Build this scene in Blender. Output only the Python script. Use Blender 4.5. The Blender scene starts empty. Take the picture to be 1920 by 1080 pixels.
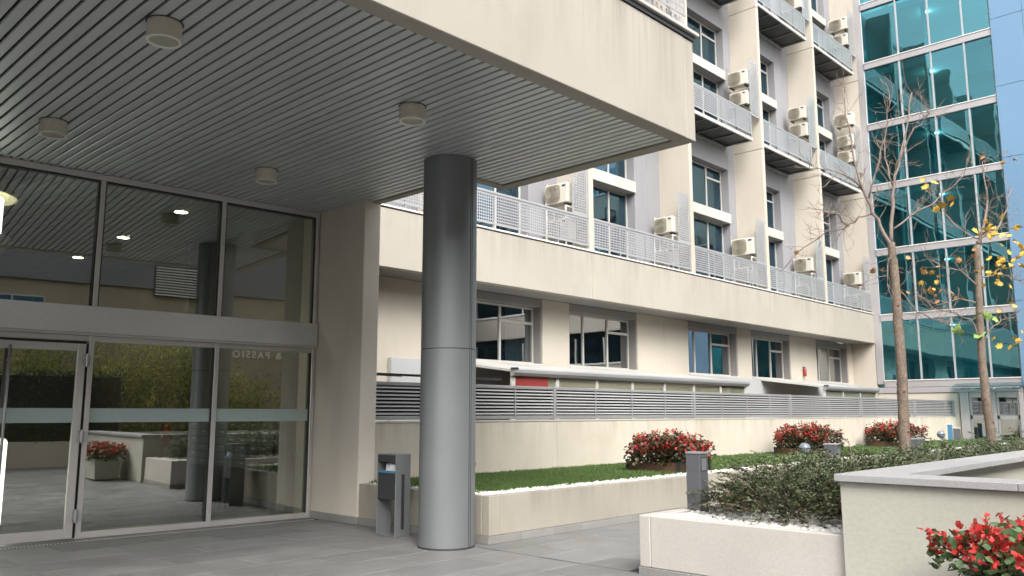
import bpy, bmesh, math, random
import numpy as np
from mathutils import Vector, Matrix

random.seed(7)
RNG = np.random.default_rng(7)
R = math.radians
scene = bpy.context.scene
COL = scene.collection

# ------------------------------------------------------------------ camera
cam_d = bpy.data.cameras.new('camera')
cam = bpy.data.objects.new('camera', cam_d)
COL.objects.link(cam)
cam_d.sensor_width = 36.0
cam_d.lens = 36.0 * 1560.0 / 1920.0
cam_d.clip_start = 0.05
cam_d.clip_end = 600.0
cam.location = (0.0, 0.0, 1.6)
cam.rotation_euler = (R(90 + 8.534), 0.0, R(43.77 - 90))
scene.camera = cam

# ------------------------------------------------------------------ sky, sun, exposure
SUN_EL, SUN_AZ = 42.0, 216.0          # azimuth clockwise from +Y
world = bpy.data.worlds.new('World')
scene.world = world
world.use_nodes = True
wn = world.node_tree
wn.nodes.clear()
w_out = wn.nodes.new('ShaderNodeOutputWorld')
w_bg = wn.nodes.new('ShaderNodeBackground')
w_sky = wn.nodes.new('ShaderNodeTexSky')
w_hs = wn.nodes.new('ShaderNodeHueSaturation')
w_sky.sky_type = 'NISHITA'
w_sky.sun_disc = False
w_sky.sun_elevation = R(SUN_EL)
w_sky.sun_rotation = R(SUN_AZ)
w_sky.air_density = 1.0
w_sky.dust_density = 4.0
w_sky.ozone_density = 1.0
w_hs.inputs['Saturation'].default_value = 0.22      # an overcast, near-white sky
w_bg.inputs['Strength'].default_value = 0.15
wn.links.new(w_sky.outputs[0], w_hs.inputs['Color'])
wn.links.new(w_hs.outputs[0], w_bg.inputs['Color'])
wn.links.new(w_bg.outputs[0], w_out.inputs['Surface'])

sun_d = bpy.data.lights.new('sun', 'SUN')
sun_d.energy = 0.95
sun_d.angle = R(30)
sun_d.color = (1.0, 0.95, 0.87)
sun = bpy.data.objects.new('sun', sun_d)
COL.objects.link(sun)
_az, _el = R(SUN_AZ), R(SUN_EL)
_to_sun = Vector((math.sin(_az) * math.cos(_el), math.cos(_az) * math.cos(_el), math.sin(_el)))
sun.rotation_euler = _to_sun.to_track_quat('Z', 'Y').to_euler()
sun.location = (10, -20, 40)

vs = scene.view_settings
vs.view_transform = 'Standard'
vs.look = 'None'
vs.exposure = 1.52
vs.gamma = 1.0
scene.cycles.max_bounces = 9
scene.cycles.diffuse_bounces = 4
scene.cycles.glossy_bounces = 4
scene.cycles.transparent_max_bounces = 14
scene.cycles.transmission_bounces = 4
scene.cycles.caustics_reflective = False
scene.cycles.caustics_refractive = False
scene.cycles.sample_clamp_indirect = 6.0
scene.cycles.use_denoising = True

# ================================================================== helpers
class MB:
    """Collects geometry in world coordinates; build() makes ONE mesh object."""
    def __init__(self):
        self.v, self.f = [], []

    def add(self, verts, faces):
        o = len(self.v)
        self.v.extend([tuple(p) for p in verts])
        self.f.extend([tuple(i + o for i in q) for q in faces])
        return self

    def box(self, x0, y0, z0, x1, y1, z1):
        x0, x1 = min(x0, x1), max(x0, x1)
        y0, y1 = min(y0, y1), max(y0, y1)
        z0, z1 = min(z0, z1), max(z0, z1)
        return self.add([(x0, y0, z0), (x1, y0, z0), (x1, y1, z0), (x0, y1, z0),
                         (x0, y0, z1), (x1, y0, z1), (x1, y1, z1), (x0, y1, z1)],
                        [(0, 3, 2, 1), (4, 5, 6, 7), (0, 1, 5, 4), (1, 2, 6, 5), (2, 3, 7, 6), (3, 0, 4, 7)])

    def hexa(self, p):
        """eight corners: bottom ring (4, counter-clockwise from above), top ring (4)"""
        return self.add(p, [(0, 3, 2, 1), (4, 5, 6, 7), (0, 1, 5, 4), (1, 2, 6, 5), (2, 3, 7, 6), (3, 0, 4, 7)])

    def cyl(self, c, r, z0, z1, n=32, r1=None, cap=True):
        r1 = r if r1 is None else r1
        vv = []
        for z, q in ((z0, r), (z1, r1)):
            for k in range(n):
                a = 2 * math.pi * k / n
                vv.append((c[0] + q * math.cos(a), c[1] + q * math.sin(a), z))
        ff = [(k, (k + 1) % n, n + (k + 1) % n, n + k) for k in range(n)]
        if cap:
            ff += [tuple(range(n - 1, -1, -1)), tuple(range(n, 2 * n))]
        return self.add(vv, ff)

    def lathe(self, c, prof, n=32):
        """prof: list of (radius, z); spun round a vertical axis at c"""
        vv = []
        for (q, z) in prof:
            for k in range(n):
                a = 2 * math.pi * k / n
                vv.append((c[0] + q * math.cos(a), c[1] + q * math.sin(a), z))
        ff = []
        for i in range(len(prof) - 1):
            for k in range(n):
                ff.append((i * n + k, i * n + (k + 1) % n, (i + 1) * n + (k + 1) % n, (i + 1) * n + k))
        return self.add(vv, ff)

    def tube(self, pts, rad, n=6):
        pts = [Vector(p) for p in pts]
        if not isinstance(rad, (list, tuple)):
            rad = [rad] * len(pts)
        rings, prev = [], None
        for i, p in enumerate(pts):
            t = (pts[min(i + 1, len(pts) - 1)] - pts[max(i - 1, 0)])
            if t.length < 1e-7:
                t = Vector((0, 0, 1))
            t.normalize()
            if prev is None:
                a = Vector((0, 0, 1)) if abs(t.z) < .9 else Vector((1, 0, 0))
                u = t.cross(a).normalized()
            else:
                u = (prev - t * prev.dot(t))
                u = u.normalized() if u.length > 1e-6 else t.orthogonal().normalized()
            w = t.cross(u)
            prev = u
            rings.append([p + (u * math.cos(2 * math.pi * k / n) + w * math.sin(2 * math.pi * k / n)) * rad[i] for k in range(n)])
        vv = [q for r in rings for q in r]
        ff = []
        for i in range(len(rings) - 1):
            for k in range(n):
                ff.append((i * n + k, i * n + (k + 1) % n, (i + 1) * n + (k + 1) % n, (i + 1) * n + k))
        ff.append(tuple(range(n - 1, -1, -1)))
        m = (len(rings) - 1) * n
        ff.append(tuple(range(m, m + n)))
        return self.add(vv, ff)

    def disc(self, c, nrm, r, n=24):
        nrm = Vector(nrm).normalized()
        u = nrm.orthogonal().normalized()
        w = nrm.cross(u)
        vv = [Vector(c) + (u * math.cos(2 * math.pi * k / n) + w * math.sin(2 * math.pi * k / n)) * r for k in range(n)]
        return self.add(vv, [tuple(range(n))])

    def mesh(self, name, mat, smooth=False, bevel=0.0, off=(0, 0, 0), seg=2):
        me = bpy.data.meshes.new(name)
        ox, oy, oz = off
        me.from_pydata([(a - ox, b - oy, c - oz) for a, b, c in self.v], [], self.f)
        if bevel > 0:
            bm = bmesh.new()
            bm.from_mesh(me)
            ed = [e for e in bm.edges if len(e.link_faces) == 2 and e.calc_face_angle(0) > 0.6]
            bmesh.ops.bevel(bm, geom=ed, offset=bevel, segments=seg, affect='EDGES', profile=.5, clamp_overlap=True)
            bm.to_mesh(me)
            bm.free()
        me.materials.append(mat)
        if smooth:
            me.polygons.foreach_set('use_smooth', [True] * len(me.polygons))
        me.update()
        return me

    def build(self, name, mat, parent=None, smooth=False, bevel=0.0, seg=2):
        off = root_loc(parent)
        o = bpy.data.objects.new(name, self.mesh(name, mat, smooth, bevel, off, seg))
        COL.objects.link(o)
        if parent is not None:
            o.parent = parent
        return o


def root_loc(p):
    v = Vector((0, 0, 0))
    while p is not None:
        v = v + p.location
        p = p.parent
    return tuple(v)


def tag(o, label=None, cat=None, group=None, kind=None):
    if label: o['label'] = label
    if cat: o['category'] = cat
    if group: o['group'] = group
    if kind: o['kind'] = kind
    return o


def empty(name, loc, label, cat, group=None):
    o = bpy.data.objects.new(name, None)
    o.empty_display_size = 0.2
    o.location = loc
    COL.objects.link(o)
    return tag(o, label, cat, group)


def inst(name, me, parent, loc=(0, 0, 0), rot=(0, 0, 0), scl=None):
    """an object that shares mesh data; loc in world coordinates (parents carry no rotation)"""
    o = bpy.data.objects.new(name, me)
    COL.objects.link(o)
    off = root_loc(parent)
    o.location = (loc[0] - off[0], loc[1] - off[1], loc[2] - off[2])
    o.rotation_euler = rot
    if scl: o.scale = scl
    if parent is not None:
        o.parent = parent
    return o


def np_mesh(name, verts, faces_n, mat, parent=None, smooth=False, color=None):
    """fast mesh from numpy: verts (N,3), faces (M,k)"""
    off = np.array(root_loc(parent))
    me = bpy.data.meshes.new(name)
    verts = np.asarray(verts, dtype=np.float32) - off.astype(np.float32)
    faces = np.asarray(faces_n, dtype=np.int32)
    m, k = faces.shape
    me.vertices.add(len(verts))
    me.vertices.foreach_set('co', verts.ravel())
    me.loops.add(m * k)
    me.loops.foreach_set('vertex_index', faces.ravel())
    me.polygons.add(m)
    me.polygons.foreach_set('loop_start', np.arange(0, m * k, k, dtype=np.int32))
    me.polygons.foreach_set('loop_total', np.full(m, k, dtype=np.int32))
    if smooth:
        me.polygons.foreach_set('use_smooth', np.ones(m, dtype=bool))
    me.update(calc_edges=True)
    if color is not None:                       # one random number per leaf, used for its own tint
        at = me.attributes.new('tint', 'FLOAT', 'POINT')
        at.data.foreach_set('value', np.asarray(color, dtype=np.float32))
    me.materials.append(mat)
    o = bpy.data.objects.new(name, me)
    COL.objects.link(o)
    if parent is not None:
        o.parent = parent
    return o


# ================================================================== materials
def new_mat(name):
    m = bpy.data.materials.new(name)
    m.use_nodes = True
    nt = m.node_tree
    return m, nt, nt.nodes, nt.links, nt.nodes['Principled BSDF']


def surf(name, col, rough=.6, metal=0.0, spec=.5, var=.07, big=.6, fine=40.0, finevar=.05, bump=.15, rnd=.0,
         streak=0.0, streak_col=None, coat=0.0, roughvar=.1, stain=0.0, stain_col=(.3, .25, .18), sscale=(1.5, 1.5, .30), drip=None):
    """painted / stone / metal surface: two scales of colour noise, optional drip streaks and stains, fine relief"""
    m, nt, N, L, P = new_mat(name)
    geo = N.new('ShaderNodeNewGeometry')
    n1 = N.new('ShaderNodeTexNoise'); n1.inputs['Scale'].default_value = big; n1.inputs['Detail'].default_value = 5
    n2 = N.new('ShaderNodeTexNoise'); n2.inputs['Scale'].default_value = fine; n2.inputs['Detail'].default_value = 3
    L.new(geo.outputs['Position'], n1.inputs['Vector'])
    L.new(geo.outputs['Position'], n2.inputs['Vector'])

    def rng(sock, lo, hi, a=.3, b=.7):
        r = N.new('ShaderNodeMapRange')
        r.inputs['From Min'].default_value = a; r.inputs['From Max'].default_value = b
        r.inputs['To Min'].default_value = lo; r.inputs['To Max'].default_value = hi
        L.new(sock, r.inputs['Value'])
        return r.outputs[0]

    def mul(a, b):
        q = N.new('ShaderNodeMath'); q.operation = 'MULTIPLY'
        L.new(a, q.inputs[0]); L.new(b, q.inputs[1])
        return q.outputs[0]
    v = mul(rng(n1.outputs[0], 1 - var, 1 + var), rng(n2.outputs[0], 1 - finevar, 1 + finevar))
    if rnd > 0:
        oi = N.new('ShaderNodeObjectInfo')
        v = mul(v, rng(oi.outputs['Random'], 1 - rnd, 1 + rnd, 0, 1))
    base = N.new('ShaderNodeMix'); base.data_type = 'RGBA'; base.blend_type = 'MULTIPLY'
    base.inputs[0].default_value = 1.0
    base.inputs[6].default_value = (*col, 1)
    cmb = N.new('ShaderNodeCombineColor')
    for k in range(3): L.new(v, cmb.inputs[k])
    L.new(cmb.outputs[0], base.inputs[7])
    out = base.outputs[2]
    if streak > 0:
        mp = N.new('ShaderNodeMapping'); mp.inputs['Scale'].default_value = sscale
        n3 = N.new('ShaderNodeTexNoise'); n3.inputs['Scale'].default_value = 1.0; n3.inputs['Detail'].default_value = 6
        n3.inputs['Roughness'].default_value = .65
        L.new(geo.outputs['Position'], mp.inputs['Vector']); L.new(mp.outputs[0], n3.inputs['Vector'])
        mx = N.new('ShaderNodeMix'); mx.data_type = 'RGBA'
        L.new(rng(n3.outputs[0], 0, streak, .52, .74), mx.inputs[0])
        L.new(out, mx.inputs[6]); mx.inputs[7].default_value = (*(streak_col or [c * .55 for c in col]), 1)
        out = mx.outputs[2]
    if stain > 0:
        n4 = N.new('ShaderNodeTexNoise'); n4.inputs['Scale'].default_value = 1.1; n4.inputs['Detail'].default_value = 8
        n4.inputs['Roughness'].default_value = .7; n4.inputs['Distortion'].default_value = .5
        L.new(geo.outputs['Position'], n4.inputs['Vector'])
        mx = N.new('ShaderNodeMix'); mx.data_type = 'RGBA'
        L.new(rng(n4.outputs[0], 0, stain, .5, .75), mx.inputs[0])
        L.new(out, mx.inputs[6]); mx.inputs[7].default_value = (*stain_col, 1)
        out = mx.outputs[2]
    if drip:                                            # rain marks running down from the ledge above
        ztop, dlen, amt = drip
        mp = N.new('ShaderNodeMapping'); mp.inputs['Scale'].default_value = (5.0, 5.0, .25)
        n5 = N.new('ShaderNodeTexNoise'); n5.inputs['Scale'].default_value = 1.0; n5.inputs['Detail'].default_value = 7
        n5.inputs['Roughness'].default_value = .7
        L.new(geo.outputs['Position'], mp.inputs['Vector']); L.new(mp.outputs[0], n5.inputs['Vector'])
        sx = N.new('ShaderNodeSeparateXYZ'); L.new(geo.outputs['Position'], sx.inputs[0])
        mx = N.new('ShaderNodeMix'); mx.data_type = 'RGBA'
        L.new(mul(rng(n5.outputs[0], 0, amt, .46, .72), rng(sx.outputs['Z'], 0, 1, ztop - dlen, ztop)), mx.inputs[0])
        L.new(out, mx.inputs[6]); mx.inputs[7].default_value = (*[c * .42 for c in col], 1)
        out = mx.outputs[2]
    L.new(out, P.inputs['Base Color'])
    L.new(rng(n1.outputs[0], max(.02, rough - roughvar), min(1, rough + roughvar)), P.inputs['Roughness'])
    P.inputs['Metallic'].default_value = metal
    P.inputs['Specular IOR Level'].default_value = spec
    P.inputs['Coat Weight'].default_value = coat
    if bump > 0:
        b = N.new('ShaderNodeBump'); b.inputs['Strength'].default_value = bump; b.inputs['Distance'].default_value = .01
        L.new(n2.outputs[0], b.inputs['Height']); L.new(b.outputs[0], P.inputs['Normal'])
    return m


def leaf_mat(name, c0, c1, rough=.55, trans=.25, spec=.4):
    """leaf: colour between c0 and c1 from the leaf's own tint number, a little light comes through"""
    m, nt, N, L, P = new_mat(name)
    at = N.new('ShaderNodeAttribute'); at.attribute_name = 'tint'
    mx = N.new('ShaderNodeMix'); mx.data_type = 'RGBA'
    L.new(at.outputs['Fac'], mx.inputs[0])
    mx.inputs[6].default_value = (*c0, 1); mx.inputs[7].default_value = (*c1, 1)
    L.new(mx.outputs[2], P.inputs['Base Color'])
    P.inputs['Roughness'].default_value = rough
    P.inputs['Specular IOR Level'].default_value = spec
    tr = N.new('ShaderNodeBsdfTranslucent'); L.new(mx.outputs[2], tr.inputs['Color'])
    ms = N.new('ShaderNodeMixShader'); ms.inputs[0].default_value = trans
    out = N['Material Output']
    L.new(P.outputs[0], ms.inputs[1]); L.new(tr.outputs[0], ms.inputs[2]); L.new(ms.outputs[0], out.inputs['Surface'])
    return m


def glass_mat(name, tint, refl, refl_col=(1, 1, 1), ior=1.45, rough=0.0, wave=.0, rnd=0.0):
    """coated window glass: mirror share 'refl' head-on rising to the edge, the rest passes tinted"""
    m, nt, N, L, P = new_mat(name)
    N.remove(P)
    tr = N.new('ShaderNodeBsdfTransparent'); tr.inputs[0].default_value = (*tint, 1)
    gl = N.new('ShaderNodeBsdfGlossy'); gl.inputs['Color'].default_value = (*refl_col, 1); gl.inputs['Roughness'].default_value = rough
    fr = N.new('ShaderNodeFresnel'); fr.inputs['IOR'].default_value = ior
    mr = N.new('ShaderNodeMapRange'); mr.inputs['To Min'].default_value = refl; mr.inputs['To Max'].default_value = 1
    L.new(fr.outputs[0], mr.inputs['Value'])
    ms = N.new('ShaderNodeMixShader')
    gb = N.new('ShaderNodeNewGeometry')                 # the rear face of the sheet only passes light on
    inv = N.new('ShaderNodeMath'); inv.operation = 'SUBTRACT'; inv.inputs[0].default_value = 1.0
    L.new(gb.outputs['Backfacing'], inv.inputs[1])
    mu = N.new('ShaderNodeMath'); mu.operation = 'MULTIPLY'
    if rnd > 0:                                         # panes differ a little from one another
        oi = N.new('ShaderNodeObjectInfo')
        rr = N.new('ShaderNodeMapRange'); rr.inputs['To Min'].default_value = 1 - rnd; rr.inputs['To Max'].default_value = 1 + rnd
        L.new(oi.outputs['Random'], rr.inputs['Value'])
        m2 = N.new('ShaderNodeMath'); m2.operation = 'MULTIPLY'
        L.new(inv.outputs[0], m2.inputs[0]); L.new(rr.outputs[0], m2.inputs[1])
        inv = m2
    L.new(mr.outputs[0], mu.inputs[0]); L.new(inv.outputs[0], mu.inputs[1])
    L.new(mu.outputs[0], ms.inputs[0]); L.new(tr.outputs[0], ms.inputs[1]); L.new(gl.outputs[0], ms.inputs[2])
    if wave > 0:
        geo = N.new('ShaderNodeNewGeometry')
        n = N.new('ShaderNodeTexNoise'); n.inputs['Scale'].default_value = .9; n.inputs['Detail'].default_value = 1
        L.new(geo.outputs['Position'], n.inputs['Vector'])
        b = N.new('ShaderNodeBump'); b.inputs['Strength'].default_value = wave; b.inputs['Distance'].default_value = .05
        L.new(n.outputs[0], b.inputs['Height']); L.new(b.outputs[0], gl.inputs['Normal'])
    L.new(ms.outputs[0], N['Material Output'].inputs['Surface'])
    return m


def emit_mat(name, col, s):
    m, nt, N, L, P = new_mat(name)
    P.inputs['Base Color'].default_value = (.8, .8, .8, 1)
    P.inputs['Emission Color'].default_value = (*col, 1)
    P.inputs['Emission Strength'].default_value = s
    return m


CREAM = (.365, .337, .29)
M = {}
M['cream'] = surf('cream_render', CREAM, .8, var=.05, big=.5, fine=70, finevar=.03, bump=.08, streak=.22, stain=.30, stain_col=(.30, .255, .20), drip=(6.0, 1.0, .55))
M['cream_clean'] = surf('cream_panel', (.46, .42, .355), .75, var=.05, big=.4, fine=60, finevar=.03, bump=.06, rnd=.04, streak=.18, stain=.16, stain_col=(.37, .31, .25))
M['cream_wall'] = surf('cream_garden_wall', (.55, .50, .425), .85, var=.07, big=.9, fine=50, finevar=.05, bump=.2, rnd=.04, streak=.3, stain=.3, stain_col=(.42, .32, .2), drip=(1.46, .55, .5))
M['cream_rough'] = surf('cream_rough_render', (.425, .42, .36), .9, var=.05, big=1.2, fine=24, finevar=.04, bump=.22, stain=.10, streak=.12)
M['cream_planter'] = surf('cream_planter_wall', (.345, .318, .268), .85, var=.07, big=.9, fine=50, finevar=.05, bump=.2, rnd=.04, streak=.3, stain=.25, stain_col=(.27, .22, .16), drip=(.60, .35, .5))
M['cream_bed'] = surf('pale_bed_wall', (.47, .44, .405), .85, var=.06, big=.9, fine=50, finevar=.05, bump=.15, rnd=.03, streak=.2, stain=.25, stain_col=(.36, .32, .26))
M['pier'] = surf('pier_render', (.66, .61, .53), .8, var=.06, big=.8, fine=60, finevar=.03, bump=.08, streak=.25, stain=.18, stain_col=(.5, .44, .36))
M['plaster'] = surf('shaded_plaster', (.45, .42, .36), .85, var=.06, big=.8, fine=50, finevar=.04, bump=.12, stain=.2, stain_col=(.3, .27, .22))
M['grey_wall'] = surf('grey_wall_panel', (.245, .245, .26), .6, var=.05, big=.4, fine=40, finevar=.03, bump=.05, rnd=.03, streak=.2)
M['soffit_grey'] = surf('soffit_grey', (.22, .21, .20), .55, var=.06, bump=.04)
M['alu'] = surf('silver_aluminium', (.42, .42, .43), .38, metal=.55, var=.05, finevar=.03, bump=.03, rnd=.03)
M['frame'] = surf('entrance_frame_metal', (.66, .64, .62), .42, metal=.5, var=.05, finevar=.03, bump=.03)
M['beam'] = surf('transom_cladding', (.72, .72, .72), .46, metal=.5, var=.05, big=.8, finevar=.04, bump=.03)
M['column'] = surf('column_cladding', (.215, .228, .235), .38, metal=.35, var=.04, big=1.6, fine=120, finevar=.02, bump=0, roughvar=.03)
M['slat'] = surf('ceiling_slat_metal', (.565, .585, .60), .42, metal=.45, spec=.5, var=.02, big=.5, fine=90, finevar=.03, bump=0, rnd=.05, roughvar=.02)
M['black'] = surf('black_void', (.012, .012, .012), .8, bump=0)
M['dark'] = surf('dark_metal', (.04, .042, .045), .45, metal=.2, bump=.03)
M['white'] = surf('white_paint', (.66, .655, .63), .5, var=.04, bump=.04)
M['offwhite'] = surf('offwhite_trim', (.46, .445, .415), .5, var=.05, bump=.04, streak=.15)
M['lavender'] = surf('tower_metal', (.40, .385, .39), .4, metal=.35, var=.05, bump=.03)
M['slat_white'] = surf('fence_slat', (.50, .50, .50), .45, metal=.2, var=.05, bump=.02)
M['rail'] = surf('railing_metal', (.37, .37, .38), .42, metal=.3, var=.05, bump=.02)
M['ac'] = surf('ac_casing', (.54, .51, .44), .5, var=.05, rnd=.07, bump=.03, streak=.2, streak_col=(.42, .37, .28))
M['ac_fan'] = surf('ac_grille', (.26, .235, .185), .6, var=.05, bump=.05)
M['ac_blue'] = surf('ac_badge', (.03, .07, .16), .3, bump=0)
M['granite'] = surf('granite_coping', (.33, .325, .325), .6, var=.05, big=2, fine=160, finevar=.22, bump=.15, rnd=.05)
M['plinth'] = surf('granite_plinth', (.25, .245, .235), .65, var=.08, big=2, fine=120, finevar=.18, bump=.15, rnd=.08)
M['slab'] = surf('paving_slab', (.185, .185, .183), .5, var=.14, big=1.4, fine=55, finevar=.12, bump=.12, rnd=.15, stain=.45, stain_col=(.125, .123, .118), roughvar=.14, streak=.5, streak_col=(.25, .25, .245), sscale=(.7, 7.0, 1.0))
M['joint'] = surf('paving_joint', (.075, .073, .07), .9, bump=.1)
M['earth'] = surf('earth', (.06, .045, .03), .95, var=.2, fine=30, finevar=.2, bump=.5)
M['turf'] = surf('turf_mat', (.05, .11, .03), .9, var=.3, big=2.0, fine=90, finevar=.35, bump=.6)
M['pebble'] = surf('white_pebble', (.70, .68, .64), .75, var=.08, big=3, fine=30, finevar=.12, bump=.1)
M['corten'] = surf('rusty_brown_board', (.085, .045, .027), .7, var=.2, big=3, fine=40, finevar=.2, bump=.2, rnd=.12)
M['bark'] = surf('bark', (.17, .13, .10), .9, var=.22, big=6, fine=38, finevar=.35, bump=1.0, streak=.7, streak_col=(.07, .052, .04), sscale=(28, 28, 5))
M['twig'] = surf('twig', (.21, .165, .14), .85, var=.12, big=5, fine=45, finevar=.2, bump=.3)
M['bollard'] = surf('bollard_paint', (.13, .135, .15), .45, metal=.3, var=.05, bump=.03)
M['globe'] = surf('globe_lamp_glass', (.16, .19, .24), .22, spec=.6, var=.05, bump=0)
M['lamp_body'] = surf('lamp_housing', (.62, .58, .48), .55, var=.06, big=3, bump=.04)
M['lamp_ring'] = surf('lamp_ring', (.72, .70, .62), .5, var=.05, bump=.02)
M['lamp_lens'] = surf('lamp_diffuser', (.36, .36, .30), .35, var=.08, big=4, bump=.02)
M['red'] = surf('red_enamel', (.26, .02, .018), .35, var=.08, bump=.02)
M['brick_red'] = surf('red_shutter', (.22, .03, .025), .5, var=.1, bump=.03)
M['bin_liner'] = surf('bin_liner', (.52, .52, .54), .4, var=.12, big=14, bump=.3)
M['bin_blue'] = surf('bin_rim_blue', (.06, .20, .34), .4, bump=.02)
M['blue'] = surf('pale_blue_cladding', (.135, .245, .37), .35, metal=.1, var=.05, big=.25, fine=20, finevar=.02, bump=.02, rnd=.02)
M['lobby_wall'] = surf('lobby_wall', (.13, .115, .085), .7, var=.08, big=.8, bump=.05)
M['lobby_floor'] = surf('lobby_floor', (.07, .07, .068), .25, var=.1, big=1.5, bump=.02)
M['mail'] = surf('mailbox_metal', (.22, .26, .28), .4, metal=.4, var=.06, rnd=.12, bump=.02)
M['paper'] = surf('paper_card', (.75, .74, .7), .8, bump=0)
M['curtain'] = surf('curtain_cloth', (.30, .32, .33), .9, var=.1, big=3, bump=.1, streak=.4)
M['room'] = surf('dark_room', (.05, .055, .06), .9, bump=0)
M['tower_in'] = surf('tower_inside', (.42, .46, .46), .8, var=.1, big=.4, bump=0)
M['tower_ceiling'] = surf('tower_ceiling', (.55, .58, .57), .8, var=.06, bump=0)
M['opp_wall'] = surf('opposite_wall', (.32, .28, .21), .8, var=.08, big=.4, bump=.05, streak=.3)
M['opp_grey'] = surf('opposite_grey', (.17, .175, .19), .6, var=.06, big=.4, bump=.05)
M['asphalt'] = surf('ground_asphalt', (.11, .11, .108), .9, var=.12, big=.5, fine=60, finevar=.2, bump=.3)
M['roof_grey'] = surf('lean_to_roof', (.42, .42, .40), .55, var=.08, big=1.2, bump=.05, stain=.25, stain_col=(.3, .28, .24))
M['plinth_grey'] = surf('blue_grey_render', (.37, .38, .385), .7, var=.05, big=.6, bump=.06, streak=.15)
M['sign_white'] = emit_mat('lit_white_panel', (1, 1, .97), 2.2)
M['shade_cream'] = surf('cream_lamp_shade', (.62, .56, .40), .5, var=.05, bump=.02)
M['downlight'] = emit_mat('downlight_glow', (1.0, .90, .74), 26.0)
M['tower_light'] = emit_mat('tower_downlight_glow', (1.0, .97, .9), 14.0)

M['glass'] = glass_mat('entrance_glass', (.70, .73, .66), .38, (.93, .96, .92), 1.4, wave=.012)
M['porch_clear'] = glass_mat('porch_side_glass', (.82, .84, .80), .06, (1, 1, 1), 1.4)
M['frost'] = surf('frosted_strip', (.42, .52, .50), .45, var=.03, bump=0)
M['win'] = glass_mat('office_glass', (.16, .36, .46), .20, (.40, .68, .86), 1.45, wave=.02)
M['win_clear'] = glass_mat('ground_floor_glass', (.55, .60, .62), .34, (.92, .97, 1.0), 1.45, wave=.02)
M['teal'] = glass_mat('tower_teal_glass', (.24, .60, .65), .27, (.30, .72, .80), 1.5, wave=.09, rnd=.35)
M['canopy_glass'] = glass_mat('porch_glass', (.5, .68, .72), .3, (.8, .95, 1), 1.45)

M['juniper'] = leaf_mat('cotoneaster_leaf', (.022, .042, .014), (.155, .20, .095), .42, .12)
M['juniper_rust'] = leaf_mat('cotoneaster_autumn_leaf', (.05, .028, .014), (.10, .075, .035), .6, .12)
M['begonia_leaf'] = leaf_mat('begonia_leaf', (.03, .075, .02), (.16, .24, .11), .35, .2, .5)
M['begonia_dark'] = leaf_mat('begonia_dark_leaf', (.045, .03, .022), (.10, .10, .045), .4, .15, .5)
M['begonia_red'] = leaf_mat('begonia_petal', (.28, .005, .008), (.80, .085, .07), .45, .25, .35)
M['stalk'] = leaf_mat('stalk', (.10, .12, .04), (.22, .12, .08), .5, .1)
M['grass'] = leaf_mat('grass_blade', (.035, .085, .018), (.15, .21, .06), .6, .25)
M['leaf_yellow'] = surf('yellow_leaf', (.62, .40, .06), .6, var=.2, big=8, bump=.1, rnd=.2)
M['leaf_brown'] = surf('brown_leaf', (.38, .20, .07), .7, var=.2, big=8, bump=.1, rnd=.25)
M['leaf_green'] = surf('pale_green_leaf', (.26, .42, .10), .6, var=.15, big=8, bump=.1, rnd=.15)
M['hedge'] = leaf_mat('hedge_leaf', (.012, .025, .010), (.045, .08, .025), .5, .15)
M['bamboo'] = leaf_mat('bamboo_leaf', (.12, .15, .03), (.55, .54, .15), .55, .35)
M['bamboo_cane'] = surf('bamboo_cane', (.28, .30, .10), .45, var=.1, bump=.05)

# ================================================================== the ground
GL_Y = 11.6            # entrance glass line
g = MB(); g.box(-60, -50, -.30, 90, 60, -.035)
tag(g.build('ground', M['asphalt']), kind='structure')

pave = tag(MB().box(-9, -9, -.03, 37, 12.5, -.0255).build('pavement', M['joint']), kind='structure')
LAWN = (7.42, 7.5)     # corner of the raised lawn
BED = (7.15, 2.97, 5.07)   # raised bed: x start, y range


def in_bed(x, y):
    return (x > LAWN[0] and y > LAWN[1]) or (x > BED[0] and BED[1] < y < BED[2])


SW, SD = 1.2, .6
slab_me = MB().box(-SW / 2 + .005, -SD / 2 + .005, -.03, SW / 2 - .005, SD / 2 - .005, 0).mesh('paving_slab', M['slab'], bevel=.004, seg=1)
rest = MB()
iy = 0
y = 12.18
while y > -8.5:
    x = -8.4 + (SW / 2 if iy % 2 else 0)
    while x < 36.0:
        cx, cy = x + SW / 2, y - SD / 2 + .3
        if not in_bed(cx + .55, cy) and not in_bed(cx - .55, cy):
            if (3.0 < cx < 12.5 and 4.6 < cy < 12.0) or (12 < cx < 30 and 5.0 < cy < 7.5):
                inst('paving_slab', slab_me, pave, (cx, cy, 0))
            elif cx < 13:
                rest.box(cx - SW / 2 + .003, cy - SD / 2 + .003, -.0254, cx + SW / 2 - .003, cy + SD / 2 - .003, -.0005)
        elif not in_bed(cx - .55, cy) and cx < 8.5:          # cut slab ending at a raised edge
            xe = LAWN[0] if cy > LAWN[1] else BED[0]
            if xe - (cx - SW / 2) > .1:
                rest.box(cx - SW / 2 + .003, cy - SD / 2 + .003, -.0254, xe, cy + SD / 2 - .003, -.0005)
        x += SW
    y -= SD
    iy += 1
tag(rest.build('outer_paving', M['slab'], pave), kind='stuff')
MB().box(7.20, 5.08, -.0004, 7.215, 7.49, .0012).build('expansion_joint', M['dark'], pave)
TILT = math.radians(4.0)       # the glazing stands 4 degrees off the building grid


def on_glass(x, off=0.0):
    return 11.6 - (x - 5.2) * math.tan(TILT) - off


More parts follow.
